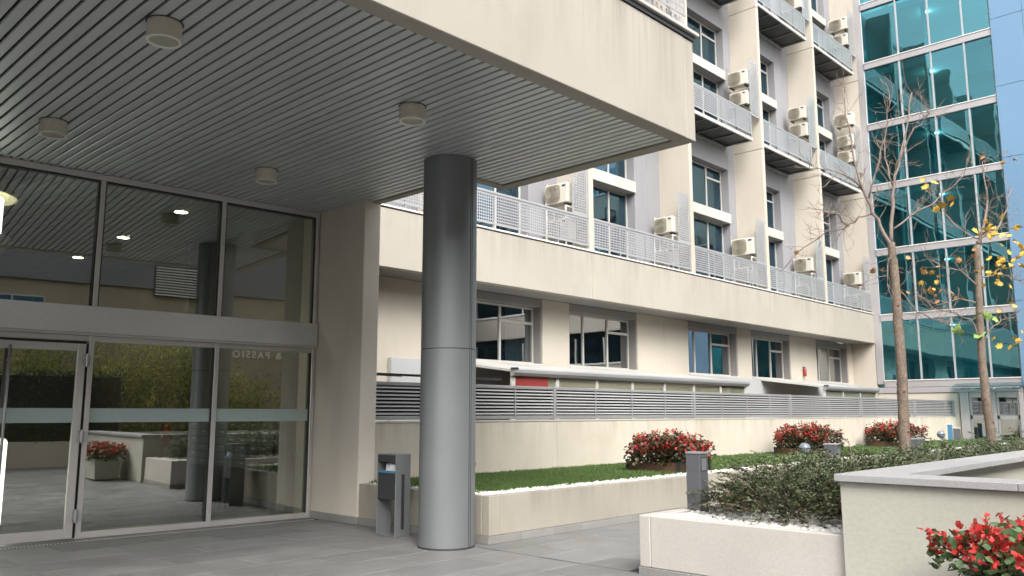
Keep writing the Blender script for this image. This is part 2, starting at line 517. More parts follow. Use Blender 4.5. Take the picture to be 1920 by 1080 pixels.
dr = MB()
dr.hexa([(0, on_glass(0, .36), -.0003), (7.36, on_glass(7.36, .36), -.0003), (7.36, on_glass(7.36, .27), -.0003), (0, on_glass(0, .27), -.0003),
         (0, on_glass(0, .36), .002), (7.36, on_glass(7.36, .36), .002), (7.36, on_glass(7.36, .27), .002), (0, on_glass(0, .27), .002)])
dr.build('drain_channel', M['black'], pave)
dm = MB().box(-.009, -.04, .0, .009, .04, .004).mesh('drain_bar', M['frame'])
for k in range(120):
    inst('drain_bar', dm, pave, (2.4 + k * .041, on_glass(2.4 + k * .041, .315), .001))

# ================================================================== raised lawn
LZ = .58
lw = empty('lawn_planter', (7.42, 7.5, 0), 'long low cream planter wall holding the strip of lawn', 'planter')
px = [7.42, 7.62] + [7.62 + 2.4 * k for k in range(1, 12)] + [36.6]
for a, b in zip(px[:-1], px[1:]):
    MB().box(a + .003, 7.5, .10, b - .003, 7.63, LZ).build('wall_panel', M['cream_planter'], lw, bevel=.006, seg=1)
MB().box(7.42, 7.633, .10, 7.55, 10.19, LZ).build('end_wall', M['cream_planter'], lw, bevel=.006, seg=1)
pm = MB().box(0, -.012, 0, .594, .02, .098).mesh('plinth_stone', M['plinth'], bevel=.004, seg=1)
for k in range(48):
    inst('plinth_stone', pm, lw, (7.41 + k * .6, 7.5, 0))
for k in range(4):
    inst('plinth_stone', pm, lw, (7.42, 10.17 - k * .6, 0), (0, 0, -math.pi / 2))
inst('plinth_stone', pm, lw, (7.42, 7.77, 0), (0, 0, -math.pi / 2), (.46, 1, 1))
MB().box(7.56, 7.64, .2, 36.6, 10.48, LZ - .06).build('soil', M['earth'], lw)
tag(MB().box(7.58, 7.9, LZ - .055, 36.5, 10.46, LZ - .005).build('lawn', M['turf']), kind='structure')

# grass blades, shorter and sparser with distance
nb = 70000
gx = 7.6 + (RNG.random(nb) ** 1.9) * 26
gy = 7.83 + .04 * np.sin(gx * 5.3) + .03 * np.sin(gx * 13.1) + RNG.random(nb) * 2.6
hh = .016 + RNG.random(nb) * .030
an = RNG.random(nb) * 6.283
ww = .004 + .004 * (gx - 7) / 10
base = np.stack([gx, gy, np.full(nb, LZ - .006)], 1)
sd = np.stack([np.cos(an), np.sin(an), np.zeros(nb)], 1) * ww[:, None]
tip = base + np.stack([RNG.normal(0, .01, nb), RNG.normal(0, .01, nb), hh], 1)
gv = np.stack([base - sd, base + sd, tip], 1).reshape(-1, 3)
gf = np.arange(nb * 3).reshape(-1, 3)
go = np_mesh('grass', gv, gf, M['grass'], color=np.repeat(RNG.random(nb), 3))
tag(go, 'short green lawn grass on the raised bed', 'grass', kind='stuff')

# pebbles -------------------------------------------------------------
_bm = bmesh.new(); bmesh.ops.create_icosphere(_bm, subdivisions=1, radius=1)
ICO_V = np.array([v.co[:] for v in _bm.verts]); ICO_F = np.array([[v.index for v in f.verts] for f in _bm.faces]); _bm.free()


def pebbles(name, pts, label, r0=.014, r1=.028):
    n = len(pts)
    pts = np.array(pts)
    rr = r0 + (r1 - r0) * RNG.random((n, 1, 1))
    sc = np.stack([.7 + .6 * RNG.random(n), .7 + .6 * RNG.random(n), .5 + .35 * RNG.random(n)], 1)[:, None, :]
    a = RNG.random(n) * 6.28
    v = ICO_V[None] * (1 + .16 * RNG.standard_normal((n, len(ICO_V), 1))) * rr * sc
    x = v[..., 0] * np.cos(a)[:, None] - v[..., 1] * np.sin(a)[:, None]
    yv = v[..., 0] * np.sin(a)[:, None] + v[..., 1] * np.cos(a)[:, None]
    v = np.stack([x, yv, v[..., 2]], -1) + pts[:, None, :]
    f = ICO_F[None] + (np.arange(n) * len(ICO_V))[:, None, None]
    o = np_mesh(name, v.reshape(-1, 3), f.reshape(-1, 3), M['pebble'], smooth=False)
    return tag(o, label, 'pebbles', kind='stuff')


pts = []
for k in range(5200):
    x = 7.5 + (random.random() ** 1.7) * 25
    pts.append((x, random.uniform(7.64, 7.93 + .03 * math.sin(x * 3)), LZ - .03 + random.random() * .035))
for k in range(900):
    pts.append((random.uniform(7.56, 7.82), random.uniform(7.7, 10.4), LZ - .03 + random.random() * .035))
pebbles('pebble_edging', pts, 'white pebbles lining the edge of the lawn')

# ================================================================== garden wall with louvred fence
tag(MB().box(7.75, 10.70, -.03, 36.7, 14.3, .02).build('patio', M['cream_clean']), kind='structure')
gw = empty('garden_wall', (7.7, 10.5, 0), 'cream panelled garden wall behind the lawn', 'wall')
WT = 1.46
xs = [7.7]
x = 9.7
while x < 36:
    xs.append(x); x += 2.5
xs.append(36.75)
for a, b in zip(xs[:-1], xs[1:]):
    MB().box(a + .006, 10.5, .4, b - .006, 10.66, WT - .02).build('wall_panel', M['cream_wall'], gw, bevel=.005, seg=1)
MB().box(7.7, 10.53, .3, 36.75, 10.63, WT - .03).build('wall_core', M['plinth'], gw)
MB().box(7.7, 10.49, WT - .018, 36.75, 10.68, WT + .012).build('wall_cap', M['offwhite'], gw, bevel=.004, seg=1)

FB, FT = WT + .06, 2.09
fz = empty('louvred_fence', (7.7, 10.58, WT), 'silver louvred metal fence standing on the cream garden wall', 'fence')
NS = 8
step = (FT - FB - .10) / NS
posts = [7.75, 12.2, 17.2, 22.2, 27.2, 32.2, 36.7]
for i, (a, b) in enumerate(zip(posts[:-1], posts[1:])):
    MB().box(a + .04, 10.55, FT - .055, b - .04, 10.62, FT).build('top_rail', M['alu'], fz, bevel=.006, seg=1)
    MB().box(a + .04, 10.55, FB - .03, b - .04, 10.62, FB + .03).build('bottom_rail', M['alu'], fz, bevel=.006, seg=1)
    sl = MB().hexa([(a + .04, 10.548, .008), (b - .04, 10.548, .008), (b - .04, 10.60, .026), (a + .04, 10.60, .026),
                    (a + .04, 10.550, .026), (b - .04, 10.550, .026), (b - .04, 10.60, .040), (a + .04, 10.60, .040)]).mesh('slat', M['slat_white'])
    # meshes hold world x,y, so only z is set per copy
    for k in range(NS):
        inst('slat', sl, fz, (0, 0, FB + .045 + k * step))
    MB().box(a + .045, 10.605, FB + .031, b - .045, 10.612, FT - .056).build('gap_shade_sheet', M['black'], fz)  # black sheet added behind the slats, paints the shade in their gaps
    n = 4
    for k in range(1, n):
        xm = a + (b - a) * k / n
        MB().box(xm - .013, 10.53, FB + .03, xm + .013, 10.545, FT - .03).build('mullion', M['alu'], fz)
for a in posts:
    MB().box(a - .035, 10.53, WT + .012, a + .035, 10.63, FT + .012).build('post', M['alu'], fz, bevel=.006, seg=1)

# ================================================================== pillar beside the entrance
pl = empty('entrance_pillar', (7.4, 10.2, 0), 'tall cream pillar at the right end of the entrance glazing', 'pillar')
MB().box(7.4, 10.2, .0, 7.70, 11.9, 4.84).build('shaft', M['pier'], pl, bevel=.012)
MB().box(7.382, 10.182, 0, 7.72, 11.52, .11).build('plinth', M['plinth'], pl, bevel=.006, seg=1)

# ================================================================== round column
cx, cy, cr = 6.99, 7.80, .345
co = empty('round_column', (cx, cy, 0), 'tall round grey metal-clad column holding up the canopy corner', 'column')
MB().cyl((cx, cy), cr + .004, 0, .02, 64).build('base_ring', M['dark'], co)
for z0, z1 in ((.02, 2.375), (2.385, 4.815)):
    MB().cyl((cx, cy), cr, z0, z1, 96, cap=False).build('cladding_sheet', M['column'], co, smooth=True)
MB().cyl((cx, cy), cr - .012, .01, 4.81, 48).build('core', M['black'], co, smooth=False)
ang = math.radians(-82)
ux, uy = math.cos(ang), math.sin(ang)
for da in (-.012, .085):
    a2 = ang + da
    sx, sy = cx + (cr + .0015) * math.cos(a2), cy + (cr + .0015) * math.sin(a2)
    MB().tube([(sx, sy, .02), (sx, sy, 4.81)], .0035, 6).build('seam', M['dark'], co)

# ================================================================== canopy
CZ = 4.82
CX1, CX2 = 8.43, 7.70     # right edge: front part, rear part
CYF, CYM = 5.03, 8.23     # front edge, step
cn = empty('entrance_canopy', (0, CYF, CZ), 'deep cream entrance canopy with a dark slatted metal soffit', 'canopy')
FTOP = 6.06
MB().box(-12, CYF, CZ - .02, CX1 - .2, CYF + .2, FTOP).build('front_fascia', M['cream'], cn, bevel=.008, seg=1)
MB().box(CX1 - .197, CYF + .003, CZ - .02, CX1, CYM, FTOP).build('side_fascia', M['cream'], cn, bevel=.008, seg=1)
MB().box(CX2 - .02, CYM - .16, CZ - .018, CX1 - .2, CYM - .003, FTOP - .01).build('return_fascia', M['cream'], cn, bevel=.008, seg=1)
MB().box(CX2 - .15, CYM - .157, CZ - .019, CX2 - .023, 10.195, FTOP - .02).build('rear_fascia', M['cream'], cn, bevel=.008, seg=1)
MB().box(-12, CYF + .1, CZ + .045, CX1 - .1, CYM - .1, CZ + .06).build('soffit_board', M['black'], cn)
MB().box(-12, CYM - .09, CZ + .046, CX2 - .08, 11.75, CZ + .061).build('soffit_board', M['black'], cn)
MB().box(-12, CYF + .1, FTOP - .12, CX1 - .1, CYM - .1, FTOP - .03).build('terrace_slab', M['grey_wall'], cn)
MB().box(-12, CYM - .09, FTOP - .125, CX2 - .08, 14.0, FTOP - .035).build('terrace_slab', M['grey_wall'], cn)
MB().box(-12, CYF - .02, FTOP + .004, CX1 + .02, CYF + .10, FTOP + .06).build('ledge_shadow_gap', M['dark'], cn)
MB().box(-12, CYF - .06, FTOP + .062, CX1 + .06, CYF + .20, FTOP + .11).build('ledge', M['offwhite'], cn, bevel=.006, seg=1)
MB().box(CX1 - .1, CYF + .203, FTOP + .004, CX1 + .06, CYM, FTOP + .108).build('ledge', M['offwhite'], cn, bevel=.006, seg=1)
pitch = .1155


def slat_mesh(y0, y1):
    w = pitch - .024
    m = MB()
    # shallow tray profile with rounded lips
    prof = [(-w / 2, .028), (-w / 2, .006), (-w / 2 + .006, 0), (w / 2 - .006, 0), (w / 2, .006), (w / 2, .028)]
    n = len(prof)
    vv = [(px_, y0, pz) for px_, pz in prof] + [(px_, y1, pz) for px_, pz in prof]
    ff = [(i + 1, i, n + i, n + i + 1) for i in range(n - 1)]
    m.add(vv, ff)
    return m.mesh('ceiling_slat', M['slat'])


sm_long, sm_short = slat_mesh(CYF + .2, 11.62), slat_mesh(CYF + .2, CYM - .16)
x = CX1 - .258
while x > -3.6:
    inst('ceiling_slat', sm_short if x > CX2 - .22 else sm_long, cn, (x, 0, CZ))
    x -= pitch
far = MB()
w = pitch - .024
while x > -12:
    far.box(x - w / 2, CYF + .12, CZ, x + w / 2, 11.62, CZ + .025); x -= pitch
tag(far.build('outer_ceiling_slats', M['slat'], cn), kind='stuff')

# round surface lamps on the soffit
spots = [((2.72, 6.62), 'round drum lamp on the soffit nearest the camera, top left'),
         ((2.90, 9.86), 'round drum lamp on the soffit above the leftmost upper glass pane'),
         ((5.38, 6.62), 'round drum lamp on the soffit in front of the round column'),
         ((5.52, 9.84), 'round drum lamp on the soffit nearest the cream pillar')]
for (lx, ly), lab in spots:
    t = empty('ceiling_lamp', (lx, ly, CZ - .17), lab, 'lamp', 'drum lamps under the canopy')
    MB().lathe((lx, ly), [(.0, CZ), (.135, CZ), (.138, CZ - .02), (.138, CZ - .155), (.13, CZ - .162)], 40).build('housing', M['lamp_body'], t, smooth=False)
    MB().lathe((lx, ly), [(.138, CZ - .15), (.142, CZ - .158), (.140, CZ - .168), (.118, CZ - .168), (.116, CZ - .15)], 40).build('ring', M['lamp_ring'], t, smooth=True)
    MB().lathe((lx, ly), [(.117, CZ - .158), (.08, CZ - .150), (.0001, CZ - .148)], 40).build('diffuser', M['lamp_lens'], t, smooth=True)
    MB().cyl((lx, ly), .150, CZ - .004, CZ - .0005, 40).build('ceiling_rose', M['dark'], t)


def lattice(x0, x1, z0, z1, pitch, bar, depth=.004, axis='x', edge=.03):
    """perforated sheet as a real grid of bars in the plane y=0 (or x=0), with a solid border"""
    m = MB()

    def bx(a0, b0, a1, b1, dd=0.0):
        if axis == 'x': m.box(a0, -depth / 2 - dd, b0, a1, depth / 2 + dd, b1)
        else: m.box(-depth / 2 - dd, a0, b0, depth / 2 + dd, a1, b1)
    nx = max(1, round((x1 - x0 - 2 * edge) / pitch)); nz = max(1, round((z1 - z0 - 2 * edge) / pitch))
    ax, az = (x1 - x0 - 2 * edge) / nx, (z1 - z0 - 2 * edge) / nz
    for k in range(nx + 1):
        c = x0 + edge + k * ax
        bx(c - bar / 2, z0 + edge, c + bar / 2, z1 - edge)
    for k in range(nz + 1):
        c = z0 + edge + k * az
        bx(x0 + edge, c - bar / 2, x1 - edge, c + bar / 2, .0006)
    for (a0, b0, a1, b1) in ((x0, z0, x0 + edge, z1), (x1 - edge, z0, x1, z1), (x0 + edge, z0, x1 - edge, z0 + edge), (x0 + edge, z1 - edge, x1 - edge, z1)):
        bx(a0, b0, a1, b1, .0012)
    return m


# terrace railing on top of the canopy
tr = empty('terrace_railing', (6, CYF + .1, FTOP + .11), 'white perforated railing on top of the canopy corner', 'railing')
zb = FTOP + .30
rm = lattice(0, 2.3, 0, .95, .085, .026, .006, 'x', .02).mesh('perforated_panel', M['rail'])
for k in range(3):
    inst('perforated_panel', rm, tr, (CX1 - .10 - 2.3 * (k + 1), CYF + .03, zb))
for k in range(7):
    xx = CX1 - .36 - k * 1.1
    MB().box(xx - .02, CYF + .085, FTOP + .11, xx + .02, CYF + .125, zb + .95).build('post', M['alu'], tr)
trs = MB()
for k in range(26):
    xx = CX1 - .15 - k * .10
    trs.tube([(xx, CYF + .075, zb), (xx - .10, CYF + .10, FTOP + .115)], .006, 4)
    trs.tube([(xx - .10, CYF + .075, zb), (xx, CYF + .10, FTOP + .115)], .006, 4)
trs.build('lattice_brace', M['rail'], tr)

# ================================================================== entrance glazing
gz = empty('entrance_glazing', (5.2, GL_Y, 0), 'grey framed glass entrance wall with transom beam', 'glazing')
MX = [-4.5, -2.78, -1.06, .66, 2.38, 4.10, 5.80]
GE = 7.40
BZ0, BZ1 = 2.64, 3.00
MB().box(-6, GL_Y - .05, CZ - .085, GE, GL_Y + .07, CZ - .003).build('top_rail', M['frame'], gz, bevel=.005, seg=1)
MB().box(-6, GL_Y - .10, BZ0, GE - .003, GL_Y + .12, BZ1).build('transom_beam', M['beam'], gz, bevel=.006, seg=1)
MB().box(-6, GL_Y - .11, BZ0 - .03, GE - .005, GL_Y - .06, BZ0 - .002).build('beam_drip', M['frame'], gz)
MB().box(4.13, GL_Y - .05, .002, GE, GL_Y + .07, .075).build('sill', M['frame'], gz, bevel=.005, seg=1)
MB().box(-6, GL_Y - .05, .002, 2.35, GL_Y + .07, .075).build('sill', M['frame'], gz, bevel=.005, seg=1)
for a in MX + [GE - .035]:
    MB().box(a - .03, GL_Y - .055, BZ1 + .001, a + .03, GL_Y + .075, CZ - .086).build('mullion', M['frame'], gz, bevel=.004, seg=1)
    MB().box(a - .032, GL_Y - .055, .003, a + .032, GL_Y + .075, BZ0 - .001).build('mullion', M['frame'], gz, bevel=.004, seg=1)
edges = MX + [GE - .035]


def pane_at(x0, x1, z0, z1, yc, d=math.radians(.15)):
    """glass sheet set a touch out of line with the frame, as fitted panes are"""
    k = math.tan(d) * (x1 - x0) / 2
    return MB().hexa([(x0, yc + k, z0), (x1, yc - k, z0), (x1, yc - k + .01, z0), (x0, yc + k + .01, z0),
                      (x0, yc + k, z1), (x1, yc - k, z1), (x1, yc - k + .01, z1), (x0, yc + k + .01, z1)])


for a, b in zip(edges[:-1], edges[1:]):
    pane_at(a + .028, b - .028, BZ1 - .01, CZ - .08, GL_Y + .02).build('pane', M['glass'], gz)
    # dark gaskets round the pane
    gk = MB()
    for (q0, q1, r0, r1) in ((a + .031, a + .05, BZ1, CZ - .088), (b - .05, b - .031, BZ1, CZ - .088)):
        gk.box(q0, GL_Y - .03, r0 + .002, q1, GL_Y + .011, r1)
    gk.box(a + .051, GL_Y - .03, CZ - .11, b - .051, GL_Y + .011, CZ - .087)
    gk.build('gasket', M['dark'], gz)
    if abs(a - 2.38) > .1:
        pane_at(a + .03, b - .03, .06, BZ0 - .03, GL_Y + .02).build('pane', M['glass'], gz)
        MB().box(a + .034, GL_Y - .010, 1.475, b - .034, GL_Y - .006, 1.66).build('frosted_strip', M['frost'], gz)
        gk = MB()
        gk.box(b - .052, GL_Y - .03, .08, b - .034, GL_Y + .005, BZ0 - .035)
        gk.build('gasket', M['dark'], gz)
MB().box(-6, GL_Y - .045, BZ0 - .10, GE - .07, GL_Y + .06, BZ0 - .031).build('head_rail', M['frame'], gz, bevel=.004, seg=1)

# hinged door in the bay 2.38 .. 4.10
dr_ = MB()
d0, d1, dz = 2.44, 4.03, 2.50
dr_.box(d0, GL_Y - .07, .02, d0 + .10, GL_Y - .01, dz)
dr_.box(d1 - .10, GL_Y - .07, .02, d1, GL_Y - .01, dz)
dr_.box(d0 + .1, GL_Y - .069, .021, d1 - .1, GL_Y - .011, .14)
dr_.box(d0 + .1, GL_Y - .069, dz - .10, d1 - .1, GL_Y - .011, dz - .001)
door = dr_.build('door', M['frame'], gz, bevel=.005, seg=1)
pane_at(d0 + .095, d1 - .095, .13, dz - .095, GL_Y - .042).build('door_pane', M['glass'], door)
MB().box(d0 + .102, GL_Y - .067, 1.475, d1 - .102, GL_Y - .063, 1.66).build('frosted_strip', M['frost'], door)
for z in (.30, 1.30, 2.28):
    h = MB()
    h.box(d1 - .03, GL_Y - .115, z - .06, d1 + .045, GL_Y - .071, z + .06)
    h.cyl((d1 + .012, GL_Y - .12), .022, z - .085, z + .085, 12)
    h.build('hinge', M['alu'], door, bevel=.003, seg=1)
hd = MB()
hd.tube([(3.14, GL_Y - .15, .55), (3.14, GL_Y - .15, 2.44)], .018, 12)
for z in (.7, 2.25):
    hd.tube([(3.14, GL_Y - .15, z), (3.14, GL_Y - .045, z)], .01, 8)
hd.build('handle', M['alu'], door, smooth=True)
gap = MB()
gap.box(d1 + .003, GL_Y - .04, .02, 4.066, GL_Y - .015, dz)
gap.build('door_gap', M['black'], gz)

gz.rotation_euler = (0, 0, -TILT)

# ================================================================== lobby behind the glass
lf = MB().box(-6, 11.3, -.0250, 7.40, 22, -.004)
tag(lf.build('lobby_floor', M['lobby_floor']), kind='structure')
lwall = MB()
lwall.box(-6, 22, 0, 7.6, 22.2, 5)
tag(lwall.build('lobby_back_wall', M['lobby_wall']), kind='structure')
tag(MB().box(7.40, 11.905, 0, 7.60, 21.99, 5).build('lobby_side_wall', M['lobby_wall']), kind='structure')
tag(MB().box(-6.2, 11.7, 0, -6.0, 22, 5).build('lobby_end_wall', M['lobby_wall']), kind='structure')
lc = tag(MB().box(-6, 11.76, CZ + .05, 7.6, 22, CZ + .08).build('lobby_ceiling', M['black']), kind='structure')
ls = MB()
x = CX1 - .20
while x > -5.9:
    if x < 7.33: ls.box(x - w / 2, 11.63, CZ, x + w / 2, 21.99, CZ + .03)
    x -= pitch
tag(ls.build('lobby_ceiling_slats', M['slat'], lc), kind='stuff')
for i, ((lx, ly), lab) in enumerate([((5.78, 12.95), 'lit recessed downlight behind the middle upper pane, nearest the glass'),
                                     ((5.93, 15.66), 'lit recessed downlight in the lobby, second of the row of three'),
                                     ((6.08, 18.40), 'lit recessed downlight deepest in the lobby, seen behind the left pane')]):
    t = empty('downlight', (lx, ly, CZ - .02), lab, 'downlight', 'lit downlights in the lobby')
    MB().lathe((lx, ly), [(.14, CZ - .001), (.14, CZ - .012), (.105, CZ - .014), (.10, CZ - .004)], 32).build('rim', M['lamp_ring'], t, smooth=True)
    MB().disc((lx, ly, CZ - .008), (0, 0, -1), .10, 32).build('lens', M['downlight'], t)
    ld = bpy.data.lights.new('downlight_beam', 'SPOT'); ld.energy = 60; ld.spot_size = R(120); ld.spot_blend = .6
    ld.color = (1, .92, .8); ld.shadow_soft_size = .1
    lo = bpy.data.objects.new('downlight_beam', ld); COL.objects.link(lo); lo.location = (0, 0, -.02); lo.parent = t

mb = empty('mailbox_bank', (7.3, 13.5, 0), 'dark bank of mailboxes against the lobby side wall', 'mailboxes')
for yy in (11.98, 12.25, 13.75, 15.25):
    MB().box(7.16, yy - .05, 0, 7.26, yy + .05, 1.46).build('post', M['mail'], mb, bevel=.004, seg=1)
MB().box(7.20, 12.0, .66, 7.39, 15.3, 1.44).build('carcass', M['dark'], mb)
bm_ = MB().box(-.02, -.165, -.055, .0, .165, .055).mesh('mailbox_door', M['mail'], bevel=.004, seg=1)
cm_ = MB().box(-.024, -.05, .012, -.021, .05, .034).mesh('name_card', M['paper'])
for r_ in range(6):
    for c_ in range(8):
        p_ = (7.19, 12.47 + c_ * .355, .735 + r_ * .128)
        q_ = inst('mailbox_door', bm_, mb, p_)
        if (r_ + c_) % 2 == 0 or c_ < 3:
            inst('name_card', cm_, q_, p_)
fx = empty('fire_extinguisher', (6.9, 17.0, 0), 'red fire extinguisher hanging in the dark lobby', 'extinguisher')
ex_c = (7.20, 16.2)
MB().lathe(ex_c, [(.001, .95), (.075, .95), (.08, .97), (.08, 1.30), (.05, 1.37), (.025, 1.38), (.02, 1.42)], 20).build('cylinder', M['red'], fx, smooth=True)
MB().box(ex_c[0] - .09, ex_c[1] - .04, 1.12, ex_c[0] - .078, ex_c[1] + .04, 1.25).build('label_plate', M['paper'], fx)
MB().tube([(ex_c[0], ex_c[1], 1.42), (ex_c[0] - .05, ex_c[1] - .02, 1.47), (ex_c[0] - .1, ex_c[1] - .03, 1.42), (ex_c[0] - .1, ex_c[1] - .03, 1.2)], .012, 8).build('hose', M['black'], fx, smooth=True)

# pendant lamp and lit totem at the left edge of the lobby
pd = empty('pendant_lamp', (2.62, 12.6, 3.5), 'cream dome pendant lamp with bright tube at the left picture edge', 'lamp')
pc = (2.66, 12.6)
MB().lathe(pc, [(.03, 4.80), (.12, 4.80), (.36, 4.74), (.55, 4.62), (.66, 4.46), (.67, 4.44), (.64, 4.44), (.5, 4.58), (.05, 4.7)], 40).build('shade', M['shade_cream'], pd, smooth=True)
MB().cyl(pc, .50, 3.92, 4.43, 40).build('tube', M['sign_white'], pd, smooth=False)
MB().lathe(pc, [(.50, 3.915), (.62, 3.90), (.60, 3.80), (.45, 3.62), (.2, 3.54), (.001, 3.53)], 40).build('saucer', M['lamp_ring'], pd, smooth=True)
tt = empty('light_totem', (3.45, 12.9, 0), 'white glowing totem with rounded top behind the door glass', 'totem')
tp = MB()
prof = [(3.15, .12), (3.545, .12)] + [(3.545 - .06 + .06 * math.cos(a), 1.20 + .06 * math.sin(a)) for a in (0, .5, 1.05, 1.57)] + [(3.15, 1.26)]
n = len(prof)
tp.add([(a, 12.86, b) for a, b in prof] + [(a, 12.94, b) for a, b in prof],
       [tuple(range(n)), tuple(range(2 * n - 1, n - 1, -1))] + [(i, n + i, n + (i + 1) % n, (i + 1) % n) for i in range(n)])
tp.build('panel', M['sign_white'], tt)
MB().box(3.1, 12.8, 0, 3.55, 13.0, .118).build('foot', M['dark'], tt)

# ================================================================== litter bin
bn = empty('litter_bin', (7.1, 8.98, 0), 'grey metal litter bin with ashtray beside the round column', 'bin')
b0, b1, y0, y1, bh = 6.97, 7.22, 8.78, 9.18, 1.06
MB().box(b0, y0, 0, b1, y0 + .012, bh).build('side_panel', M['column'], bn, bevel=.003, seg=1)
MB().box(b0, y1 - .012, 0, b1, y1, bh).build('side_panel', M['column'], bn, bevel=.003, seg=1)
MB().box(b0, y0 + .013, bh - .012, b1, y1 - .013, bh).build('top_panel', M['column'], bn, bevel=.003, seg=1)
MB().box(b0, y0 + .013, 0.004, b1, y1 - .013, .02).build('base_plate', M['column'], bn, bevel=.003, seg=1)
MB().box(b0 + .01, y0 + .014, .47, b1 - .02, y1 - .014, .83).build('bucket', M['dark'], bn, bevel=.004, seg=1)
MB().box(b0 + .004, y0 + .02, .815, b0 + .012, y1 - .02, .845).build('rim', M['bin_blue'], bn)
MB().box(b0 + .004, y0 + .014, bh - .10, b0 + .02, y1 - .014, bh - .013).build('hood', M['dark'], bn)
MB().box(b1 - .045, y0 + .014, .83, b1 - .03, y1 - .014, 1.0).build('back_panel', M['alu'], bn)
lin = MB()
nl = 14
vv = []
for k in range(nl + 1):
    yy = y0 + .03 + (y1 - y0 - .18) * k / nl
    vv += [(b0 + .035 + .012 * math.sin(k * 2.1), yy, .80), (b0 + .05 + .02 * math.sin(k * 1.3), yy, .93 + .025 * math.sin(k * 1.7)), (b0 + .13, yy, .87)]
lin.add(vv, [(3 * k + i, 3 * k + 3 + i, 3 * k + 4 + i, 3 * k + 1 + i) for k in range(nl) for i in (0, 1)])
lin.build('liner_bag', M['bin_liner'], bn, smooth=True)
MB().box(b0 + .10, y0 - .012, .10, b0 + .14, y0 - .001, .80).build('slot_trim', M['dark'], bn)

# ================================================================== right-hand office building
ob = empty('office_building', (22, 14, 0), 'cream and grey office building with fins, balconies and bands of windows', 'building')
FX = [7.1, 12.1, 17.08, 22.15, 27.13, 31.95, 36.75]
FY, WY, GY = 13.5, 14.62, 14.93      # fin front, grey wall, glass plane
BB, BT = 4.57, 5.80
LV = [5.87, 11.3, 16.75]
TOP = 21.5
OPEN = [(8.0, 11.2), (12.7, 15.9), (17.6, 20.77), (23.1, 26.64), (27.6, 30.75), (32.7, 36.15)]
for i, (a, b) in enumerate(zip(FX[:-1], FX[1:])):
    MB().box(a + .095, FY, BB, b + .085, FY + .25, BT).build('band_panel', M['cream'], ob, bevel=.005, seg=1)
MB().box(8.0, FY + .02, BB + .02, 36.7, FY + .23, BT - .01).build('band_core', M['plinth'], ob)
MB().box(8.0, FY + .015, BT + .001, 36.72, FY + .25, BT + .028).build('sill_gap', M['dark'], ob)
MB().box(8.0, FY - .03, BT + .03, 36.72, FY + .30, LV[0]).build('balcony_sill', M['white'], ob, bevel=.004, seg=1)
MB().box(8.0, FY + .31, BT - .02, 36.72, WY - .01, LV[0] - .03).build('balcony_floor', M['grey_wall'], ob)
MB().box(8.0, FY + .26, BB - .005, 36.72, 14.499, BB + .03).build('soffit', M['soffit_grey'], ob)
for i, a in enumerate(FX):
    zz = [LV[0] + .003, LV[1] - .26, LV[2] - .26, TOP]
    for z0, z1 in zip(zz[:-1], zz[1:]):
        MB().box(a, FY, z0, a + .18, WY + .10, z1 - .018).build('fin', M['cream_clean'], ob, bevel=.006, seg=1)
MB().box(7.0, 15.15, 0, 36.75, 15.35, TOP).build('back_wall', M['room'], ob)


def office_window(parent, x0, x1, z0, z1, yp, gm, split=(.0, .36, .70, 1.0), transom=True, curtain=False):
    """frame bars, panes each on their own, a transom light in the last bay"""
    fr = MB()
    fw_ = .05
    fr.box(x0, yp - .03, z0, x0 + fw_, yp + .04, z1); fr.box(x1 - fw_, yp - .03, z0, x1, yp + .04, z1)
    fr.box(x0 + fw_, yp - .029, z0, x1 - fw_, yp + .039, z0 + fw_); fr.box(x0 + fw_, yp - .029, z1 - fw_, x1 - fw_, yp + .039, z1)
    cuts = [x0 + (x1 - x0) * s for s in split]
    for c in cuts[1:-1]:
        fr.box(c - .028, yp - .032, z0 + fw_, c + .028, yp + .038, z1 - fw_)
    zt = z1 - .42 * min(1.0, (z1 - z0) / 1.45)
    if transom:
        fr.box(cuts[-2] + .028, yp - .036, zt - .035, x1 - fw_, yp + .034, zt + .035)
    w_ = fr.build('window', M['offwhite'], parent)
    for k, (a, b) in enumerate(zip(cuts[:-1], cuts[1:])):
        if transom and k == len(cuts) - 2:
            MB().box(a + .02, yp, z0 + .04, b - .02, yp + .008, zt - .03).build('pane', gm, w_)
            MB().box(a + .02, yp, zt + .03, b - .02, yp + .008, z1 - .04).build('pane', gm, w_)
        else:
            MB().box(a + .02, yp, z0 + .04, b - .02, yp + .008, z1 - .04).build('pane', gm, w_)
    if curtain:
        cu = MB(); vv = []; nn = 40
        ca, cb = x0 + (x1 - x0) * curtain[0], x0 + (x1 - x0) * curtain[1]
        for k in range(nn + 1):
            xx = ca + (cb - ca) * k / nn
            yy = yp + .10 + .025 * math.sin(k * 1.9)
            vv += [(xx, yy, z0 + .03), (xx, yy, z1 - .03)]
        cu.add(vv, [(2 * k, 2 * k + 2, 2 * k + 3, 2 * k + 1) for k in range(nn)])
        cu.build('curtain', M['curtain'], w_, smooth=True)
    return w_


PERF = {}


def perf_panel(w_, h_, axis='x', pitch=.070, bar=.026):
    key = (round(w_, 2), round(h_, 2), axis, pitch)
    if key not in PERF:
        PERF[key] = lattice(0, w_, 0, h_, pitch, bar, .004, axis, .045).mesh('perforated_panel', M['rail'])
    return PERF[key]


